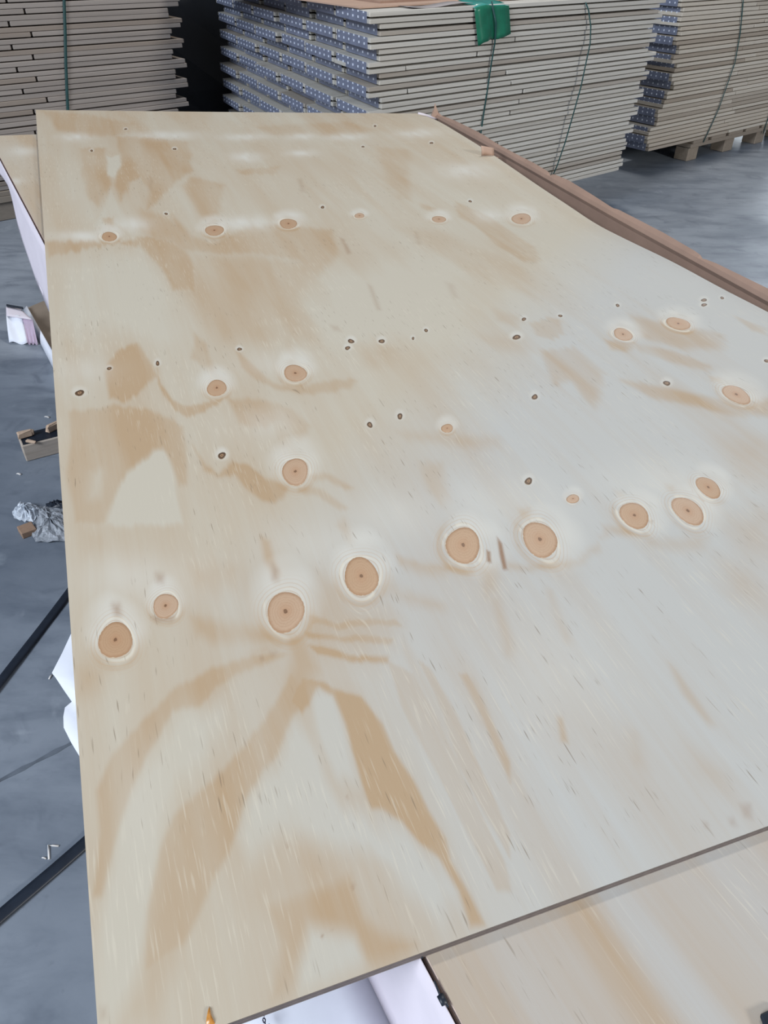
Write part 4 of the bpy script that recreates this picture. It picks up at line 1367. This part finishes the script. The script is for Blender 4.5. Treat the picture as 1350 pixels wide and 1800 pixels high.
crumple('plastic_film', [(62, 897), (80, 893), (112, 898), (140, 905), (140, 950), (105, 955), (64, 955), (57, 946), (62, 930)], .004, .022, FILM,
        'grey crumpled plastic film half under the sheet edge', 'film', 1)
crumple('plastic_film', [(38, 888), (58, 891), (74, 897), (73, 908), (60, 922), (45, 922), (27, 917), (23, 905)], .006, .026, FILM_W,
        'whitish crumpled plastic film left of the grey film', 'film', 2)
P0 = at_z((41, 948), 0.0); P1 = at_z((67, 938), 0.0)
ax = (P1 - P0) / np.linalg.norm(P1 - P0); ay = np.cross(UP, ax)
bm = bmesh.new(); bm_box(bm, (0, 0, 0), (np.linalg.norm(P1 - P0), .030, .014), .0012)
o = link('wood_block', bm_mesh('wood_block', bm), OFFCUT, matrix=Matrix(((ax[0], ay[0], 0, P0[0]), (ax[1], ay[1], 0, P0[1]), (0, 0, 1, 0.0), (0, 0, 0, 1))))
tag(o, 'small brown wood block lying against the crumpled plastic film', 'wood')
crumple('dark_blob', [(82, 890), (95, 886), (125, 888), (125, 901), (100, 899), (84, 898)], .003, .02, BLACK, 'dark blob behind the grey plastic film', 'scrap', 4)  # low black crumpled patch next to the film

# torn white and pink paper packet
pk = empty('torn_paper', Matrix.Translation(Vector(at_z((38, 590), 0.0))), 'torn white and pink paper packet on the floor at the far left', 'paper')
og = at_z((38, 590), 0.0)


def quad_grid(c00, c10, c11, c01, nx, ny, fn):
    c00, c10, c11, c01 = map(np.array, (c00, c10, c11, c01))
    return np.array([[(c00 * (1 - a_) + c10 * a_) * (1 - b_) + (c01 * (1 - a_) + c11 * a_) * b_ + fn(a_, b_)
                      for a_ in np.linspace(0, 1, nx)] for b_ in np.linspace(0, 1, ny)])


zf = .055
g = quad_grid(at_z((16, 602), .004), at_z((48, 604), .004), at_z((40, 556), zf), at_z((11, 555), zf), 9, 7, lambda a_, b_: np.array([0, 0, .004 * math.sin(a_ * 7 + b_ * 3)])) - og
link('white_side', sheet_mesh('white_side', g, .001), WHITE, pk)
g = quad_grid(at_z((47, 604), .004), at_z((66, 605), .004), at_z((57, 562), zf), at_z((39.5, 556), zf), 12, 7, lambda a_, b_: np.array([0, 0, .005 * math.sin(a_ * 19) * (1 - b_)])) - og
link('pink_side', sheet_mesh('pink_side', g, .001), PINK, pk)
g = quad_grid(at_z((11, 555), zf), at_z((57, 562), zf), at_z((36, 543), zf + .004), at_z((10.5, 538), zf + .008), 9, 5, lambda a_, b_: np.zeros(3)) - og
link('folded_top', sheet_mesh('folded_top', g, .001), WHITE_PINK, pk)
g = quad_grid(at_z((12, 536), zf + .01), at_z((41, 541), zf + .01), at_z((41, 544), zf + .008), at_z((12, 539), zf + .008), 9, 3, lambda a_, b_: np.zeros(3)) - og
link('dark_edge', sheet_mesh('dark_edge', g, .003), BLACK, pk)
# opened tray with brown inside
tr_ = empty('packaging_tray', Matrix.Translation(Vector(at_z((70, 580), 0.0))), 'opened cardboard tray with brown inside and white lip beside the pile', 'packaging')
og = at_z((70, 580), 0.0)
base = [at_z(p, .003) for p in [(43, 543), (60, 536), (76, 529), (95, 535), (125, 600), (125, 700), (98, 655)]]
V = [p - og for p in base] + [p - og - UP * .003 for p in base]
nb = len(base)
link('tray_base', mesh_from('tray_base', V, [tuple(range(nb))[::-1], tuple(range(nb, 2 * nb))] + [(j, (j + 1) % nb, nb + (j + 1) % nb, nb + j) for j in range(nb)]), CARD_DK, tr_)
lo = [at_z(p, 0.002) for p in ((41, 545), (60, 582), (78, 617), (99, 658), (112, 683))]
rows = [[p - og for p in lo], []]
for i, p in enumerate(lo):
    h = [.012, .018, .027, .038, .045][i]
    rows[1].append(p - og + UP * h + np.array([.012, .004, 0]))
link('white_lip', sheet_mesh('white_lip', np.array(rows), .002), WHITE, tr_)

# dark bit lying on the lower sheet at the near right corner
q = pile((1354, 1800), (0, 0, 1), -T)
bm = bmesh.new(); bm_box(bm, (-.006, -.004, 0), (.010, .006, .003), .001)
for v_ in bm.verts:
    v_.co.x += .35 * v_.co.y
o = link('plastic_scrap', bm_mesh('plastic_scrap', bm), BLACK)
o.matrix_world = PILE @ Matrix.Translation(Vector(q) + Vector((0, 0, .0004)))
tag(o, 'tiny black scrap on the lower plywood sheet at the bottom right corner', 'scrap')
